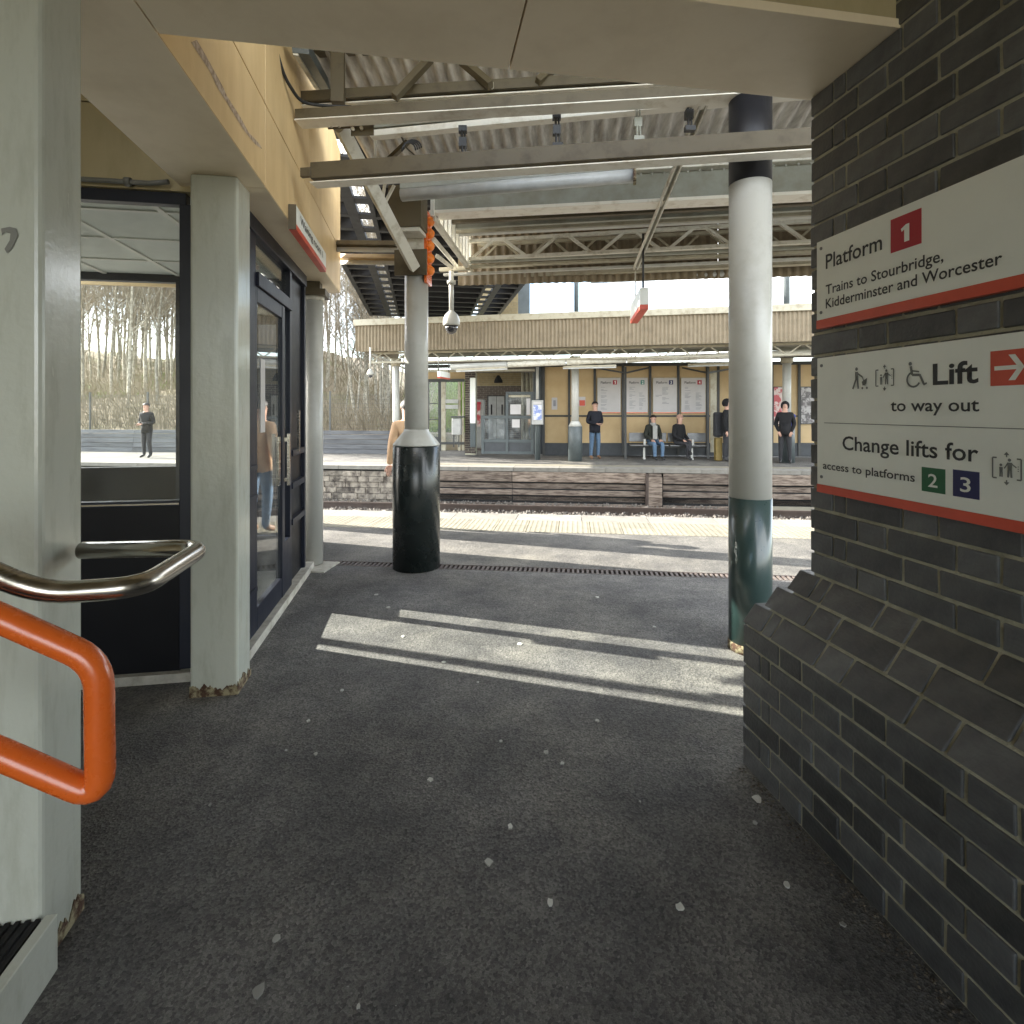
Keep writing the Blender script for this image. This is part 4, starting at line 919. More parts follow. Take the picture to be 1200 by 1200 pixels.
# entrance part at left
FB('lintel', 500, 545, 436, 444, V0, .3, 'tan'); FB('entrance_wall', 545, 626, 430, 436, 18.1, .3, 'roof')
FB('white_header', 500, 627, 433, 435.5, 16.9, .12, 'offwhite')
V2 = 20.0
FB('recess_brick_core', 556, 640, 430, 530, V2+.1, .2, 'mortar')
rbk = random.Random(4)
def far_bricks(px0, px1, py0, py1, v, mt, par, nmax=300, bw=.225, bh=.075, name='brick'):
    u0, D = pfu(px0, v); u1, _ = pfu(px1, v); z1, z0 = zz(py0, D), zz(py1, D); m = MB(); z = z0; r = 0
    while z < z1-.01:
        u = u0-(.11 if r % 2 else 0)
        while u < u1:
            a = max(u, u0); b = min(u+bw-.012, u1)
            if b-a > .02: m.fb(PF, a, b, v-.012+rbk.uniform(0, .006), v+.1, z, min(z+bh-.012, z1))
            u += bw
        z += bh; r += 1
    return obj(name, m, mt, par, kind='stuff')
far_bricks(556, 640, 452, 530, V2+.09, 'darkbrick', fbld); far_bricks(556, 615, 437, 452, V2+.08, 'tanbrick', fbld)
FB('pier_core', 545, 557, 436, 533, 17.6, .3, 'mortar'); far_bricks(545, 557, 436, 531, 17.6, 'darkbrick', fbld)
for p in (613, 618, 623): m = MB(); u, D = pfu(p, 19.4); m.tube([(*PF(u, 19.4), .0), (*PF(u, 19.4), 3)], .07, 10); obj('downpipe', m, 'offwhite', fbld)
dd_ = FB('double_doors', 571, 592.5, 463.5, 527, V2-.02, .06, 'frame')
for a, b in ((572.5, 581.4), (582, 591)):
    m = MB(); frect(m, a, b, 464.5, 527, V2-.05, .03); lf2 = relp('door_leaf', m, 'doorgrey', dd_)
    m = MB(); c_ = a+(2.6 if a < 580 else 5.6); frect(m, c_-.0, c_+1.7, 474, 486, V2-.055, .004); obj('vision_panel', m, 'hole', fbld)
m = MB(); u, D = pfu(584, V2-.3); c_ = (*PF(u, V2-.3), zz(446, D)); m.lathe([(.16, -.08), (.15, .0), (.05, .18), (.0, .2)], c_, 12); single('wall_lamp', m, 'hole', 'dark conical lamp above the double doors in the brick recess', 'lamp')
# glazed entrance doors with green bank beyond
ge = thing('entrance_doors', 'glazed entrance doors left of the brick pier showing green bank behind', 'door', (*PF(pfu(520, 18.0)[0], 18.0), 0))
for a, b in ((500, 502.5), (513.5, 516.5), (517, 522), (536.5, 539.5), (541.5, 543.5)): FB('frame_post', a, b, 444, 528, 18.0, .08, 'offwhite' if a > 514 else 'frame', ge)
FB('head_rail', 500, 544, 444, 447.5, 17.98, .1, 'frame', ge); FB('sill_rail', 516, 544, 518, 521, 17.98, .08, 'frame', ge)
for y in (472.3, 491): FB('glazing_bar', 502, 514, y, y+.9, 17.99, .04, 'frame', ge)
FB('notice_band', 522, 537, 468, 472.5, 17.95, .03, 'doorgrey', ge); FB('notice_band', 522, 537, 474.5, 479, 17.95, .03, 'doorgrey', ge)
FB('pane', 502.5, 513.5, 447, 512, 18.03, .006, 'glassfar', ge); FB('pane', 522, 536.5, 447, 518, 18.03, .006, 'glassfar', ge)
FB('lower_panel', 502, 514, 512, 520, 18.0, .05, 'frame', ge)
# wavy poster stand / bin bag next to doors
m = MB(); frect(m, 529, 540, 490, 510, 17.2, .25); t_ = single('litter_bin', m, 'doorgrey', 'pale litter bin in front of the glazed entrance doors', 'bin', bevel=.04)
m = MB(); frect(m, 528, 543, 487.6, 489.6, 17.15, .35); sub('lid', m, 'frame', t_); m = MB()
for p in (531, 537): frect(m, p, p+1.2, 510, 524, 17.25, .04)
sub('leg', m, 'frame', t_)
t_ = thing('wayfinding_totem', 'tall narrow white panel on a dark base by the brick pier', 'sign', (*PF(pfu(554, 17.4)[0], 17.4), 0)); FB('panel', 550.8, 557, 443, 496, 17.3, .08, 'sign', t_); FB('base', 550.8, 557, 496.2, 524, 17.3, .1, 'greygreen', t_)
t_ = thing('ticket_machine', 'white framed ticket machine right of the tall white panel', 'machine', (*PF(pfu(562, 18.6)[0], 18.6), 0)); FB('case', 557.5, 566.5, 468, 525, 18.6, .4, 'doorgrey', t_, bevel=.02); FB('display', 558.5, 563, 471, 500, 18.58, .018, 'posterred', t_); FB('header', 558.2, 563.5, 471, 474, 18.57, .01, 'crimson', t_)
# glazed screens
gs = thing('windbreak_screen', 'slate framed glazed windbreak screen in front of the recess', 'screen', (*PF(pfu(595, 16.9)[0], 16.9), 0))
V3 = 16.9
for a, b, y0, y1 in ((564, 567, 487, 532), (592.5, 595.5, 459, 532), (622, 625.5, 459, 532)): FB('post', a, b, y0, y1, V3, .08, 'greygreen', gs)
for a, b, y0, y1 in ((565, 624, 487, 490.5), (593, 624, 459, 462.5), (565, 624, 515, 518.5), (565, 624, 529, 532)): FB('rail', a, b, y0, y1, V3+.01, .06, 'greygreen', gs)
for a, b in ((567, 592.5), (595.5, 622)): FB('pane', a, b, 490.5, 515, V3+.04, .006, 'glassfar', gs); FB('kick_panel', a, b, 518.5, 529, V3+.03, .03, 'slate', gs)
FB('pane', 595.5, 622, 462.5, 487, V3+.04, .006, 'glassfar', gs); FB('notice', 598, 610.5, 474, 485.5, V3+.035, .003, 'poster', gs); FB('notice', 600, 609, 491.5, 501, V3+.035, .003, 'poster', gs); FB('notice', 617, 621.5, 467, 486, V3+.035, .003, 'poster', gs); FB('rail', 596, 621, 463, 465.5, V3+.035, .004, 'offwhite', gs)
# information post
ip = thing('information_post', 'dark post with a white framed blue information display', 'sign', (*PF(pfu(629.5, 16.6)[0], 16.6), 0))
u, D = pfu(630, 16.6); m = MB(); m.tube([(*PF(u, 16.6), 0), (*PF(u, 16.6), zz(428, D))], .085, 14); obj('post', m, 'greygreen', ip)
u, D = pfu(629.8, 16.45); m = MB(); m.tube([(*PF(u, 16.45), zz(468, D)), (*PF(u, 16.45), zz(430, D))], .045, 12); obj('conduit', m, 'white', ip)
FB('frame', 623, 636.6, 469, 497.5, 16.4, .1, 'doorgrey', ip, bevel=.01); FB('sheet', 625, 634.6, 474.5, 492, 16.39, .009, 'screen', ip); FB('header', 625, 634.6, 471, 473.5, 16.39, .009, 'poster', ip)
# bench
bn = thing('metal_bench', 'long perforated metal bench in the shelter bay with two seated people', 'bench', (*PF(pfu(783, 17.1)[0], 17.1), 0))
VB = 17.05; ub0, ub1 = pfu(738, VB)[0], pfu(832, VB)[0]
for k in range(4):
    w = (ub1-ub0)/4; m = MB(); m.fb(PF, ub0+k*w+.02, ub0+(k+1)*w-.02, VB, VB+.42, .41, .44); obj('seat', m, 'dullsteel', bn, bevel=.01)
    m = MB(); m.fb(PF, ub0+k*w+.02, ub0+(k+1)*w-.02, VB+.44, VB+.47, .52, .8); obj('backrest', m, 'dullsteel', bn, bevel=.012)
m = MB(); m.fb(PF, ub0, ub1, VB+.18, VB+.24, .35, .405); obj('beam', m, 'frame', bn)
for p in (755.5, 812): u = pfu(p, VB)[0]; m = MB(); m.fb(PF, u-.035, u+.035, VB+.05, VB+.4, 0, .04); m.fb(PF, u-.03, u+.03, VB+.12, VB+.2, .04, .35); obj('leg', m, 'white', bn)
for p in (755.5, 812): u = pfu(p, VB)[0]; m = MB(); m.fb(PF, u-.03, u+.03, VB-.0, VB+.08, .45, .62); obj('armrest', m, 'white', bn)
# far columns
def fcol(px, v, sl, sh_, label, base=True, top=430):
    u, D = pfu(px, v); x, y = PF(u, v); parts = []
    if base: parts = [('sleeve', [(.21, 0), (.21, 1.02), (.2, 1.03)], 'greygreen'), ('cone', [(.205, 1.031), (.13, 1.16), (.125, 1.18)], 'white')]
    parts.append(('shaft', [(sh_, 0 if not base else 1.1), (sh_, 3.05)], 'white')); t = column('canopy_column', label, x, y, parts, 'columns of the far platform canopy')
    m = MB(); m.lathe([(sh_+.03, 2.86), (sh_+.06, 2.95), (sh_+.06, 3.1)], (x, y, 0), 16); obj('capital', m, 'offwhite', t)
    return x, y
fcol(674, 16.3, .21, .11, 'white far column with slate sleeve beside the man in navy')
fcol(464, 16.3, .21, .1, 'slim white far column left of the black sleeved column', base=False)
fcol(922, 16.6, .21, .115, 'white far column behind the hooded person')
# ---------------------------------------------------------------- far canopy
fc = thing('far_canopy', 'far platform canopy with a tan corrugated valance', 'canopy', (1, 15, 3.5))
def CF(u, v): # canopy frame follows its own line
    a = Vector((-4.66, 16.3)); b = Vector((7.54, 13.78)); d = (b-a).normalized(); n = Vector((-d.y, d.x)); p = a+d*u+n*v; return (p.x, p.y)
LC = 12.457
ext = LC+5
u = 0
while u < ext: corrugated(CF, u, min(u+1.05, ext), [(0, 3.25), (0, 4.02)], .105, .022, 'corrtan', 'valance_sheet', fc); u += 1.05
m = MB(); m.fb(CF, -.05, ext, -.06, .06, 4.02, 4.2); obj('fascia_cap', m, 'offwhite', fc, bevel=.01)
corrugated(lambda a, b: CF(b, a), .05, 5.2, [(-.05, 3.25), (-.05, 4.0)], .105, .02, 'corrtan', 'valance_sheet', fc) if False else None
m = MB(); m.fb(CF, -.05, -.02, .06, 3.2, 3.3, 4.1); obj('end_valance', m, 'corrtan', fc)
for i in range(12): m = MB(); m.fb(CF, i*1.5, i*1.5+1.49, .06, 5.5, 3.66+.0*i, 3.7); obj('roof_sheet', m, 'roof', fc)
for v_, z_, mt_, w_, h_ in ((.35, 3.2, 'offwhite', .05, .06), (.35, 2.93, 'offwhite', .05, .05), (1.6, 3.42, 'offwhite', .06, .1), (2.6, 3.3, 'girder', .06, .1), (1.6, 2.98, 'roof', .06, .08)):
    m = MB(); m.fb(CF, .3, ext, v_, v_+w_, z_, z_+h_); obj('truss_chord', m, mt_, fc)
n = 22
for i in range(n):
    a = .3+i*.78; 
    for (p, q) in (((a, 2.96), (a+.36, 3.22)), ((a+.42, 3.22), (a+.76, 2.96))):
        m = MB(); m.bar((*CF(p[0], .37), p[1]), (*CF(q[0], .37), q[1]), .03, .03, up=(0, 1, 0)); obj('brace', m, 'offwhite', fc)
m = MB(); m.bar((*CF(.4, .3), 3.2), (*CF(1.5, 1.5), 2.6), .06, .05); obj('knee_brace', m, 'white', fc)
# pale service pipe and lights
pa, pb = at_d(528, 430, 15.9), at_d(960, 412.5, 14.6)
pp = thing('service_pipe', 'thick pale service duct under the far canopy', 'pipe', (pa+pb)/2)
for i in range(6):
    a = pa.lerp(pb, i/6); b = pa.lerp(pb, (i+.985)/6); m = MB(); m.tube([a, b], .085, 14); obj('duct_length', m, 'white' if i < 1 else 'beampale', pp)
for lab, a, b in (('strip light under the far canopy above the glazed screen', (535, 433.5), (594, 430.5)), ('strip light under the far canopy above the man in navy', (660, 430), (722, 428.5)), ('strip light under the far canopy left of the right column', (806, 427.5), (868, 425.5))):
    A, B = at_d(*a, 15.6), at_d(*b, 15.2); t = thing('strip_light', lab, 'light', (A+B)/2, 'fluorescent strip lights under the canopies'); m = MB(); m.bar(A, B, .12, .05); obj('housing', m, 'offwhite', t); m = MB(); m.bar(A-Vector((0, 0, .045)), B-Vector((0, 0, .045)), .09, .035); obj('diffuser', m, 'tube', t)
hg = thing('hanging_sign', 'small white and orange sign hanging under the far canopy left end', 'sign', at_d(520, 439, 15.5)); 
m = MB(); a, b = at_d(514, 438, 15.2), at_d(526, 440, 16.2); m.bar(a, b, .08, .16); obj('panel', m, 'sign', hg); m = MB(); m.bar(a-EZ*.1, b-EZ*.1, .082, .035); obj('orange_strip', m, 'signred', hg); m = MB(); m.tube([a+EZ*.08, a+EZ*.45], .015, 6); m.tube([b+EZ*.08, b+EZ*.35], .012, 6); obj('rod', m, 'frame', hg)
dc2 = thing('dome_camera', 'small dome camera on a pole below the left end of the far canopy', 'camera', at_d(434, 439, 15.6)); p = at_d(434, 439, 15.6)
m = MB(); m.tube([p+EZ*.1, (p.x, p.y, 3.3)], .025, 8); obj('pole', m, 'white', dc2); m = MB(); m.lathe([(.09, -.02), (.1, .03), (.06, .12), (.03, .16)], p, 14); obj('housing', m, 'white', dc2); m = MB(); m.lathe([(0, -.1), (.06, -.07), (.075, -.02)], p, 14); obj('dome', m, 'lens', dc2)
# steel posts rising behind the far canopy
for lab, px, w in (('grey post against the sky above the far canopy, left of the hanging sign', 675.5, .17), ('blue grey post against the sky right of the right column', 922, .2), ('slate post beside the tan brick tower', 614, .42)):
    u, D = pfu(px, 19.4); m = MB(); x, y = PF(u, 19.4); m.box(x-w/2, x+w/2, y-.1, y+.1, 3.7, 8.5) if w > .3 else m.tube([(x, y, 3.7), (x, y, 8.5)], w/2, 12)
    single('steel_post', m, 'greygreen', lab, 'post', 'posts behind the far canopy')
tw = thing('brick_tower', 'tan brick stair tower at the far end of the footbridge', 'tower', (*PF(pfu(595, 20.6)[0], 20.6), 0))
FB('core', 560, 607, 230, 372, 20.75, 2.2, 'mortar', tw); far_bricks(560, 607, 300, 372, 20.74, 'tanbrick', tw, bw=.34, bh=.11)
# ---------------------------------------------------------------- footbridge
fbz = 5.0
br = thing('footbridge', 'dark steel footbridge crossing above the tracks at left', 'bridge', (-2.5, 14, fbz))
e0 = gv(-5.3, 20.4); vb0 = e0[1]; vb1 = gv(-.5, 20.4)[1]; ub_a, ub_b = 5.6, gv(-3, 20.6)[0]
def BF(name, v0, v1, z0, z1, mt, u0=ub_a, u1=ub_b): m = MB(); m.fb(GF, u0, u1, v0, v1, z0, z1); return obj(name, m, mt, br)
wB = vb1-vb0
BF('edge_beam', vb0, vb0+.12, fbz-.0, fbz+.35, 'bridge'); BF('edge_beam', vb1-.12, vb1, fbz, fbz+.35, 'bridge')
BF('girder', vb0+.62, vb0+.8, fbz+.0, fbz+.1, 'bridge'); BF('girder', vb1-.8, vb1-.62, fbz+.0, fbz+.1, 'bridge')
BF('girder', vb0+1.02, vb0+1.1, fbz+.0, fbz+.3, 'bridge'); BF('girder', vb1-1.1, vb1-1.02, fbz+.0, fbz+.3, 'bridge')
BF('deck_plate', vb0+1.1, vb1-1.1, fbz+.22, fbz+.3, 'bridge')
BF('side_panel', vb0+.12, vb0+.62, fbz+.24, fbz+.3, 'bridgepanel'); BF('side_panel', vb1-.62, vb1-.12, fbz+.24, fbz+.3, 'bridgepanel')
BF('parapet', vb0, vb0+.06, fbz+.36, fbz+1.9, 'bridge'); BF('parapet', vb1-.06, vb1, fbz+.36, fbz+1.9, 'bridge')
u = ub_a; i = 0
while u < ub_b:
    m = MB(); m.fb(GF, u, u+.14, vb0+.12, vb0+.62, fbz+.0, fbz+.239); m.fb(GF, u, u+.14, vb1-.62, vb1-.12, fbz+.0, fbz+.239); m.fb(GF, u, u+.12, vb0+1.1, vb1-1.1, fbz-.02, fbz+.219); obj('cross_beam', m, 'bridge', br)
    m = MB(); m.fb(GF, u+.0, u+.26, vb0+.8, vb0+1.02, fbz+.02, fbz+.06); obj('gap_plate', m, 'bridge', br); m = MB(); m.fb(GF, u+.0, u+.26, vb1-1.02, vb1-.8, fbz+.02, fbz+.06); obj('gap_plate', m, 'bridge', br)
    u += .75; i += 1
# ================================================================ BACK LEFT: retaining wall, fence, bank, trees
rwl = thing('retaining_wall', 'low dark grey plank faced wall behind the far platform at left', 'wall', (*PF(-8, 18.2), 0))
ur0, ur1 = -40, pfu(466, 18.2)[0]
for k, (z0, z1, o_) in enumerate(((0, .16, 0), (.165, .33, .01), (.335, .5, .03), (.505, .66, .05), (.665, .8, .08))):
    u = ur0
    while u < ur1: m = MB(); m.fb(PF, u, min(u+2.39, ur1), 18.2+o_, 18.4, z0+.004, z1-.006); obj('wall_plank', m, 'deckplank', rwl); u += 2.4
fn = thing('mesh_fence', 'thin dark mesh fence on top of the plank wall in front of the trees', 'fence', (*PF(-8, 18.9), .8))
u = ur0
while u < ur1+.5:
    m = MB(); x, y = PF(u, 18.9); m.box(x-.03, x+.03, y-.03, y+.03, .6, 2.2); obj('post', m, 'fence', fn); u += 2.4
m = MB(); u = -24
while u < ur1+.4: m.fb(PF, u, u+.006, 18.9, 18.906, .8, 2.1); u += .075
z = .85
while z < 2.1: m.fb(PF, -24, ur1+.4, 18.907, 18.912, z, z+.006); z += .15
obj('mesh', m, 'fence', fn, kind='stuff')
# terrain
def hz(x, y):
    d = max(0, y-21.5-.05*x)
    left = min(1, max(0, (-x-6)/6)); return .55+min(d*.3, 4.6)*(.3+.7*left)+.5*math.sin(x*.35)*min(1, d/6)+.3*math.sin(y*.5+x*.2)*min(1, d/5)+2.4*math.exp(-((x+3.4)/2.6)**2-((y-27.5)/3.5)**2)
m = MB(); NX, NY = 90, 60
for j in range(NY+1):
    for i in range(NX+1):
        x = -75+i*150/NX; y = 20.6+(j/NY)**1.6*75; m.v.append((x, y, hz(x, y)-(.6 if j == 0 else 0)))
for j in range(NY):
    for i in range(NX): a = j*(NX+1)+i; m.face([a, a+1, a+NX+2, a+NX+1], 0, True)
obj('embankment', m, 'bank', kind='structure')
m = MB(); m.box(-300, 300, -200, 400, -1.8, -1.52); obj('ground', m, 'bank', kind='structure')
# a patch of bright grass behind the glazed entrance and on the bank
def tuft(m, x, y, z, rg, h, w, n):
    for _ in range(n):
        a = rg.uniform(0, 6.28); bx, by = x+rg.uniform(-.3, .3), y+rg.uniform(-.3, .3); lx, ly = rg.uniform(-.4, .4)*h, rg.uniform(-.4, .4)*h; b = len(m.v); dx_, dy_ = math.cos(a)*w, math.sin(a)*w
        m.v += [(bx-dx_, by-dy_, z), (bx+dx_, by+dy_, z), (bx+lx, by+ly, z+h*rg.uniform(.6, 1.2))]; m.face([b, b+1, b+2])
rg = random.Random(21); m = MB()
for i in range(4200):
    px = rg.uniform(480, 560); D = rg.uniform(21.5, 29); x = k_(px)*D; tuft(m, x, D, hz(x, D)-.02, rg, .22, .02, 5)
for i in range(3000):
    x = rg.uniform(-24, -13); y = rg.uniform(26, 34); 
    if math.sin(x*.9)+math.sin(y*1.3+x) > .3: tuft(m, x, y, hz(x, y)-.02, rg, .3, .03, 4)
single('grass_patch', m, 'grass', 'bright green grass on the bank beyond the station', 'grass', kind='stuff')
m = MB()
for i in range(15000):
    x = rg.uniform(-36, -3.5); y = 21+rg.random()**1.5*14; h = rg.uniform(.4, 1.5); z0 = hz(x, y)-.05; b = len(m.v); a = rg.uniform(0, 6.28); lx, ly = rg.gauss(0, .45), rg.gauss(0, .45); w = rg.uniform(.006, .014)
    m.v += [(x-w, y, z0), (x+w, y, z0), (x+lx*.5+w*.8, y+ly*.5, z0+h*.6), (x+lx*.5-w*.8, y+ly*.5, z0+h*.6), (x+lx*1.3, y+ly*1.3, z0+h)]
    m.face([b, b+1, b+2, b+3]); m.face([b+3, b+2, b+4])
single('undergrowth', m, 'brush', 'brown bramble undergrowth below the bare trees', 'undergrowth', kind='stuff')
def tree_mesh(seed, H):
    rg = random.Random(seed); tr = MB(); tw_ = MB()
    def branch(p, d, L, r, lvl):
        n = 5 if lvl == 0 else 3; pts = [p]; rad = [r]; cur = p.copy(); dd = d.copy()
        seg = n+2 if lvl == 0 else n
        for i in range(seg):
            dd = (dd+Vector((rg.gauss(0, .06 if lvl == 0 else .13), rg.gauss(0, .06 if lvl == 0 else .13), .05 if lvl else 0))).normalized(); cur = cur+dd*L/seg; pts.append(cur.copy()); rad.append(max(.006, r*(1-.85*(i+1)/seg)))
        (tr if lvl < 2 else tw_).tube(pts, rad, 6 if lvl == 0 else (4 if lvl == 1 else 3), cap=False)
        if lvl >= 3: return
        k = [24, 8, 4][lvl]
        for j in range(k):
            t = rg.uniform(.18 if lvl == 0 else .2, .98); idx = min(int(t*seg), seg-1); q = pts[idx].lerp(pts[idx+1], t*seg-idx)
            a = rg.uniform(0, 6.28); sp = rg.uniform(.45, .95); ax = Vector((math.cos(a), math.sin(a), 0)); nd = (dd*(1-sp*.45)+ax*sp+Vector((0, 0, .35))).normalized()
            branch(q, nd, L*[.3, .5, .5][lvl]*rg.uniform(.6, 1.15)*(1.15-t*.6 if lvl == 0 else 1), max(.0075, r*(1-.8*t)*.45), lvl+1)
    branch(Vector((0, 0, 0)), Vector((rg.gauss(0, .05), rg.gauss(0, .05), 1)).normalized(), H, .03+H*.0035, 0)
    a, b = tr.mesh('trunk'), tw_.mesh('crown'); a.materials.append(MT['bark']); b.materials.append(MT['twig']); return a, b
TM = [tree_mesh(40+i, h) for i, h in enumerate((12.5, 11, 13.5, 9.5, 12, 8))]
rg = random.Random(77); spots = []
lab_t = []
for i in range(26):      # seen in the gap left of the far canopy
    D = rg.uniform(22, 36); px = rg.uniform(372, 470); spots.append((k_(px)*D, D, 'gap'))
for i in range(62):      # seen through the waiting room window
    D = rg.uniform(22.5, 38); px = rg.uniform(70, 240); spots.append((k_(px)*D, D, 'window'))
for i in range(26):
    D = rg.uniform(23, 40); px = rg.uniform(240, 372); spots.append((k_(px)*D, D, 'between'))
spots += [(14.6, 44, 'sky'), (12.6, 43, 'sky'), (10, 52, 'sky'), (19, 50, 'sky')]
for i, (x, y, w) in enumerate(spots):
    a, b = TM[rg.randrange(6)]; s = rg.uniform(.75, 1.15); 
    t = bpy.data.objects.new('bare_tree', None); COL.objects.link(t); zt_ = hz(x, y)-.1
    if w == 'sky': s = {0: .8, 1: .7, 2: .8, 3: .8}[spots.index((x, y, w))-114]
    t.location = (x, y, zt_); t.rotation_euler = (0, 0, rg.uniform(0, 6.28)); t.scale = (s, s, s)
    t['label'] = {'gap': 'thin bare tree in the thicket between the slim column and the far canopy', 'window': 'slender bare tree on the bank seen through the waiting room window', 'between': 'bare tree on the bank behind the waiting room doors', 'sky': 'bare tree top against the sky above the far canopy beside the right column'}[w]
    t['category'] = 'tree'; t['group'] = 'bare trees ' + {'gap': 'in the thicket left of the far canopy', 'window': 'seen through the window', 'between': 'behind the waiting room', 'sky': 'above the far canopy'}[w]
    for nm, me in (('trunk', a), ('crown', b)): o = bpy.data.objects.new(nm, me); COL.objects.link(o); o.parent = t
# ================================================================ PEOPLE
def person(label, x, y, rot, kind, top, leg, shoe, H=1.75, hairm='hair', bulk=1.0, arm='phone', turn=0.0, hood=False, skin='skin', extras=()):
    t = thing('person', label, 'person', (x, y, 0)); sc = H/1.76
    J = {}; 
    if kind == 'stand':
        J = dict(pel=(0, 0, .95), sp=(0, .0, 1.13), ch=(0, -.01, 1.34), nk=(0, -.02, 1.49), h0=(0, -.03, 1.57), h1=(0, -.025, 1.68), h2=(0, -.01, 1.74))
        for s, n_ in ((-1, 'l'), (1, 'r')): J.update({'hp'+n_: (s*.095, 0, .88), 'kn'+n_: (s*.11, -.03 if s > 0 else -.0, .5), 'an'+n_: (s*.12, .03, .09), 'to'+n_: (s*.14, -.13, .035)})
    else:
        J = dict(pel=(0, .05, .53), sp=(0, .04, .72), ch=(0, .0, .93), nk=(0, -.03, 1.09), h0=(0, -.05, 1.17), h1=(0, -.05, 1.28), h2=(0, -.035, 1.34))
        for s, n_ in ((-1, 'l'), (1, 'r')): J.update({'hp'+n_: (s*.1, -.03, .51), 'kn'+n_: (s*.13, -.42, .5), 'an'+n_: (s*.12, -.42, .09), 'to'+n_: (s*.13, -.58, .035)})
        if arm == 'cross': J['knr'] = (-.02, -.42, .56); J['anr'] = (-.14, -.5, .25); J['tor'] = (-.2, -.62, .2)
    cz = J['ch'][2]
    for s, n_ in ((-1, 'l'), (1, 'r')):
        J['sh'+n_] = (s*.175, J['ch'][1], cz+.07)
        if arm == 'phone': J['el'+n_] = (s*.25, J['ch'][1]+.03, cz-.2); J['wr'+n_] = (s*.06, J['ch'][1]-.24, cz-.24)
        elif arm == 'pocket': J['el'+n_] = (s*.245, J['ch'][1]+.05, cz-.2); J['wr'+n_] = (s*.16, J['ch'][1]-.08, cz-.42)
        elif arm == 'down': J['el'+n_] = (s*.24, J['ch'][1]+.02, cz-.22); J['wr'+n_] = (s*.25, J['ch'][1]-.04, cz-.46)
        else: J['el'+n_] = (s*.25, J['ch'][1]+.0, cz-.2); J['wr'+n_] = (s*.14, J['ch'][1]-.26, cz-.32)
    B = bulk
    rad = dict(pel=(.15*B, .12*B), sp=(.15*B, .115*B), ch=(.165*B, .12*B), nk=(.06, .06), h0=(.068, .08), h1=(.08, .095), h2=(.05, .06))
    for n_ in 'lr': rad.update({'sh'+n_: (.075*B,)*2, 'el'+n_: (.056*B,)*2, 'wr'+n_: (.036*B,)*2, 'hp'+n_: (.1, .1), 'kn'+n_: (.07, .07), 'an'+n_: (.05, .05), 'to'+n_: (.042, .035)})
    E = [('pel', 'sp', 0), ('sp', 'ch', 0), ('ch', 'nk', 0), ('nk', 'h0', 2), ('h0', 'h1', 2), ('h1', 'h2', 2)]
    for n_ in 'lr': E += [('ch', 'sh'+n_, 0), ('sh'+n_, 'el'+n_, 0), ('el'+n_, 'wr'+n_, 0), ('pel', 'hp'+n_, 1), ('hp'+n_, 'kn'+n_, 1), ('kn'+n_, 'an'+n_, 1), ('an'+n_, 'to'+n_, 3)]
    names = list(J); me = bpy.data.meshes.new('body'); me.from_pydata([J[n_] for n_ in names], [(names.index(a), names.index(b)) for a, b, _ in E], [])
    o = bpy.data.objects.new('tmp', me); COL.objects.link(o); sk = o.modifiers.new('s', 'SKIN'); sk.use_smooth_shade = True
    for i, n_ in enumerate(names):
        sv = me.skin_vertices[0].data[i]; sv.radius = rad[n_]; sv.use_root = (n_ == 'pel')
    ss = o.modifiers.new('u', 'SUBSURF'); ss.levels = 2; ss.render_levels = 2
    bpy.context.view_layer.update(); bme = bpy.data.meshes.new_from_object(o.evaluated_get(bpy.context.evaluated_depsgraph_get())); bpy.data.objects.remove(o)
    for q in (top, leg, skin, shoe): bme.materials.append(MT[q])
    seg = [(Vector(J[a]), Vector(J[b]), mi) for a, b, mi in E]
    for f in bme.polygons:
        c = f.center; best = 9; bi = 0
        for a, b, mi in seg:
            ab = b-a; t_ = max(0, min(1, (c-a).dot(ab)/ab.length_squared)); d_ = (c-(a+ab*t_)).length
            if d_ < best: best = d_; bi = mi
        if bi == 1 and kind == 'stand' and c.z > .82: bi = 0
        f.material_index = bi; f.use_smooth = True
    parts = [('body', bme, None)]
    hc = Vector(J['h1'])
    m = MB()   # hair / hat cap
    n1, n2 = 14, 7; rx, ry, rz = (.1, .115, .11) if not hood else (.118, .13, .135)
    for j in range(n2+1):
        th = j/n2*math.pi*(.58 if not hood else .75)
        for k in range(n1):
            ph = 2*math.pi*k/n1; cutf = .0
            fz = math.cos(th); sx = math.sin(th)
            yy = math.sin(ph)*sx*ry; z_ = fz*rz
            if yy < -.02 and z_ < .035 and not hood: z_ = .035+.0*yy
            if hood and yy < -.05 and z_ < .04: yy = -.06; z_ = max(z_, .03)
            m.v.append((hc.x+math.cos(ph)*sx*rx, hc.y+.012+yy, hc.z+.0+z_))
    for j in range(n2):
        for k in range(n1): m.face([j*n1+k, (j+1)*n1+k, (j+1)*n1+(k+1) % n1, j*n1+(k+1) % n1], 0, True)
    parts.append(('hood' if hood else 'hair', m.mesh('hair'), top if hood else hairm))
    # face features
    m = MB(); m.tube([(hc.x, hc.y-.09, hc.z+.0), (hc.x, hc.y-.115, hc.z-.03)], [.008, .014], 6); parts.append(('nose', m.mesh('nose'), skin))
    m = MB()
    for s in (-1, 1): m.lathe([(0, -.007), (.01, 0), (0, .007)], (hc.x+s*.033, hc.y-.088, hc.z+.012), 8)
    m.box(hc.x-.022, hc.x+.022, hc.y-.088, hc.y-.08, hc.z-.055, hc.z-.048); parts.append(('face_features', m.mesh('f'), 'hair'))
    m = MB()
    for s in (-1, 1): m.lathe([(0, -.028), (.012, -.01), (.014, .015), (0, .028)], (hc.x+s*.088, hc.y+.01, hc.z-.01), 8)
    if not hood: parts.append(('ears', m.mesh('e'), skin))
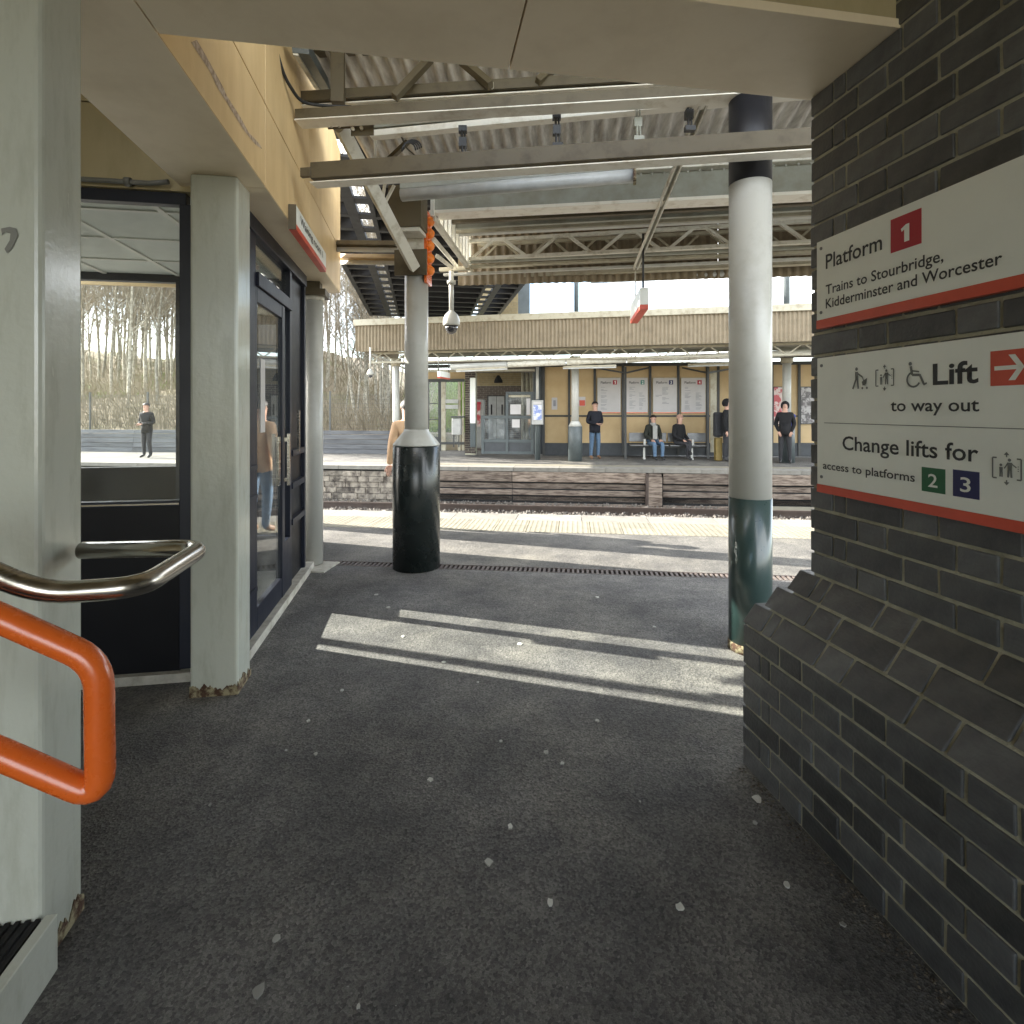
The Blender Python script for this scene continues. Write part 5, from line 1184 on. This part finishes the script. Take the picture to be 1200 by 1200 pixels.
    for n_, s in (('l', -1), ('r', 1)):
        w = Vector(J['wr'+n_]); e = Vector(J['el'+n_]); d = (w-e).normalized(); sd2 = d.cross(EZ).normalized(); up = sd2.cross(d); m = MB()
        m.bar(w+d*.01, w+d*.09, .075, .03, up=up)
        for k in range(4):
            b0 = w+d*.085+sd2*(-.03+k*.02); L_2 = (.06, .072, .068, .052)[k]; m.tube([b0, b0+d*L_2*.5-up*.008, b0+d*L_2-up*.03], [.0095, .009, .007], 6)
        b0 = w+d*.03-sd2*s*.035; m.tube([b0, b0+d*.03-sd2*s*.03-up*.01, b0+d*.06-sd2*s*.03-up*.02], [.012, .01, .008], 6); parts.append(('hand', m.mesh('hand'), skin))
    for ex_ in extras:
        m = MB()
        if ex_ == 'scarf': m.lathe([(.085, -.05), (.1, -.02), (.09, .03), (.07, .05)], (J['nk'][0], J['nk'][1], J['nk'][2]), 14); m.box(-.07, .07, J['ch'][1]-.155*B, J['ch'][1]-.12*B, cz-.3, cz+.12); parts.append(('scarf', m.mesh('scarf'), 'scarf'))
        if ex_ == 'hem': m.lathe([(.145*B, J['pel'][2]-.13), (.15*B, J['pel'][2]), (.13*B, J['pel'][2]+.2)], (0, 0, 0), 16); parts.append(('jacket_hem', m.mesh('hem'), top))
        if ex_ == 'coat': m.lathe([(.19, .62), (.2, .9), (.16, 1.1)], (0, 0, 0), 18); parts.append(('coat_skirt', m.mesh('coat'), top))
    for nm, me_, mt_ in parts:
        if mt_: me_.materials.clear(); me_.materials.append(MT[mt_])
        q = bpy.data.objects.new(nm, me_); COL.objects.link(q); q.parent = t
        if nm in ('hair', 'hood', 'nose', 'face_features', 'ears') and turn: pass
    t.rotation_euler = (0, 0, rot); t.scale = (sc, sc, sc)
    return t
def pxy(px, py): p = at_z(px, py, 0); return p.x, p.y
def hand_phone(label, t, z, fwd=.36):
    f = Vector((math.sin(t.rotation_euler.z), -math.cos(t.rotation_euler.z), 0)); p = Vector(t.location)+f*fwd+EZ*z
    m = MB(); m.box(p.x-.04, p.x+.04, p.y-.075, p.y+.075, p.z, p.z+.01); single('phone', m, 'hole', label, 'phone', bevel=.003)
x, y = pxy(697, 538); t = person('man in a dark navy coat and jeans looking down at his phone', x, y, R(18), 'stand', 'navycoat', 'jeans', 'shoe', 1.76, bulk=1.15, arm='phone', extras=('hem',)); hand_phone('small dark phone in the hands of the man in navy', t, 1.08)
xb, yb = PF(pfu(766, VB)[0], VB+.2); person('seated man in a dark green parka with grey scarf and pale jeans on the bench', xb, yb, R(10), 'sit', 'greencoat', 'jeans', 'shoeb', 1.74, bulk=1.2, arm='lap', extras=('scarf',))
xb, yb = PF(pfu(797, VB)[0], VB+.2); person('seated bald man dressed in black with crossed legs on the bench', xb, yb, R(35), 'sit', 'blackcoat', 'greytr', 'shoeb', 1.76, bulk=1.25, arm='cross', hairm='skin')
x, y = pxy(851, 541); person('person in dark clothes half hidden behind the right column on the far platform', x, y, R(60), 'stand', 'blackcoat', 'greytr', 'shoeb', 1.8, bulk=1.15, arm='down', hood=True)
p = pxy(843, 541)
bk = thing('luggage', 'grey rucksack standing over a mustard case beside the half hidden person', 'luggage', (p[0], p[1], 0)); m = MB(); m.box(p[0]-.1, p[0]+.1, p[1], p[1]+.18, .02, .7); obj('case', m, 'mustard', bk, bevel=.03); m = MB(); m.box(p[0]-.13, p[0]+.13, p[1], p[1]+.2, .72, 1.45); obj('rucksack', m, 'greytr', bk, bevel=.06)
x, y = pxy(920, 543); person('person in a black hooded jacket standing at the far right', x, y, R(-25), 'stand', 'blackcoat', 'greytr', 'shoeb', 1.72, bulk=1.12, arm='pocket', hood=True, extras=('hem',))
m = MB(); m.box(x+.12, x+.34, y+.05, y+.3, 1.0, 1.4); single('backpack', m, 'blue', 'blue backpack on the back of the hooded person', 'backpack', bevel=.05)
person('person in a beige coat and blue jeans standing behind the black sleeved column', -1.335, 7.0, R(215), 'stand', 'beige', 'jeans', 'shoe', 1.62, bulk=1.15, arm='down', extras=('hem',))
x, y = pxy(172, 536.5); t = person('standing person in black jacket and grey trousers seen through the waiting room window', x, y, R(-8), 'stand', 'blackcoat', 'greytr', 'shoeb', 1.72, bulk=1.12, arm='phone', extras=('hem',)); hand_phone('phone in the hands of the person seen through the window', t, 1.06)
print('bricks', nb, 'objects', len(bpy.data.objects))
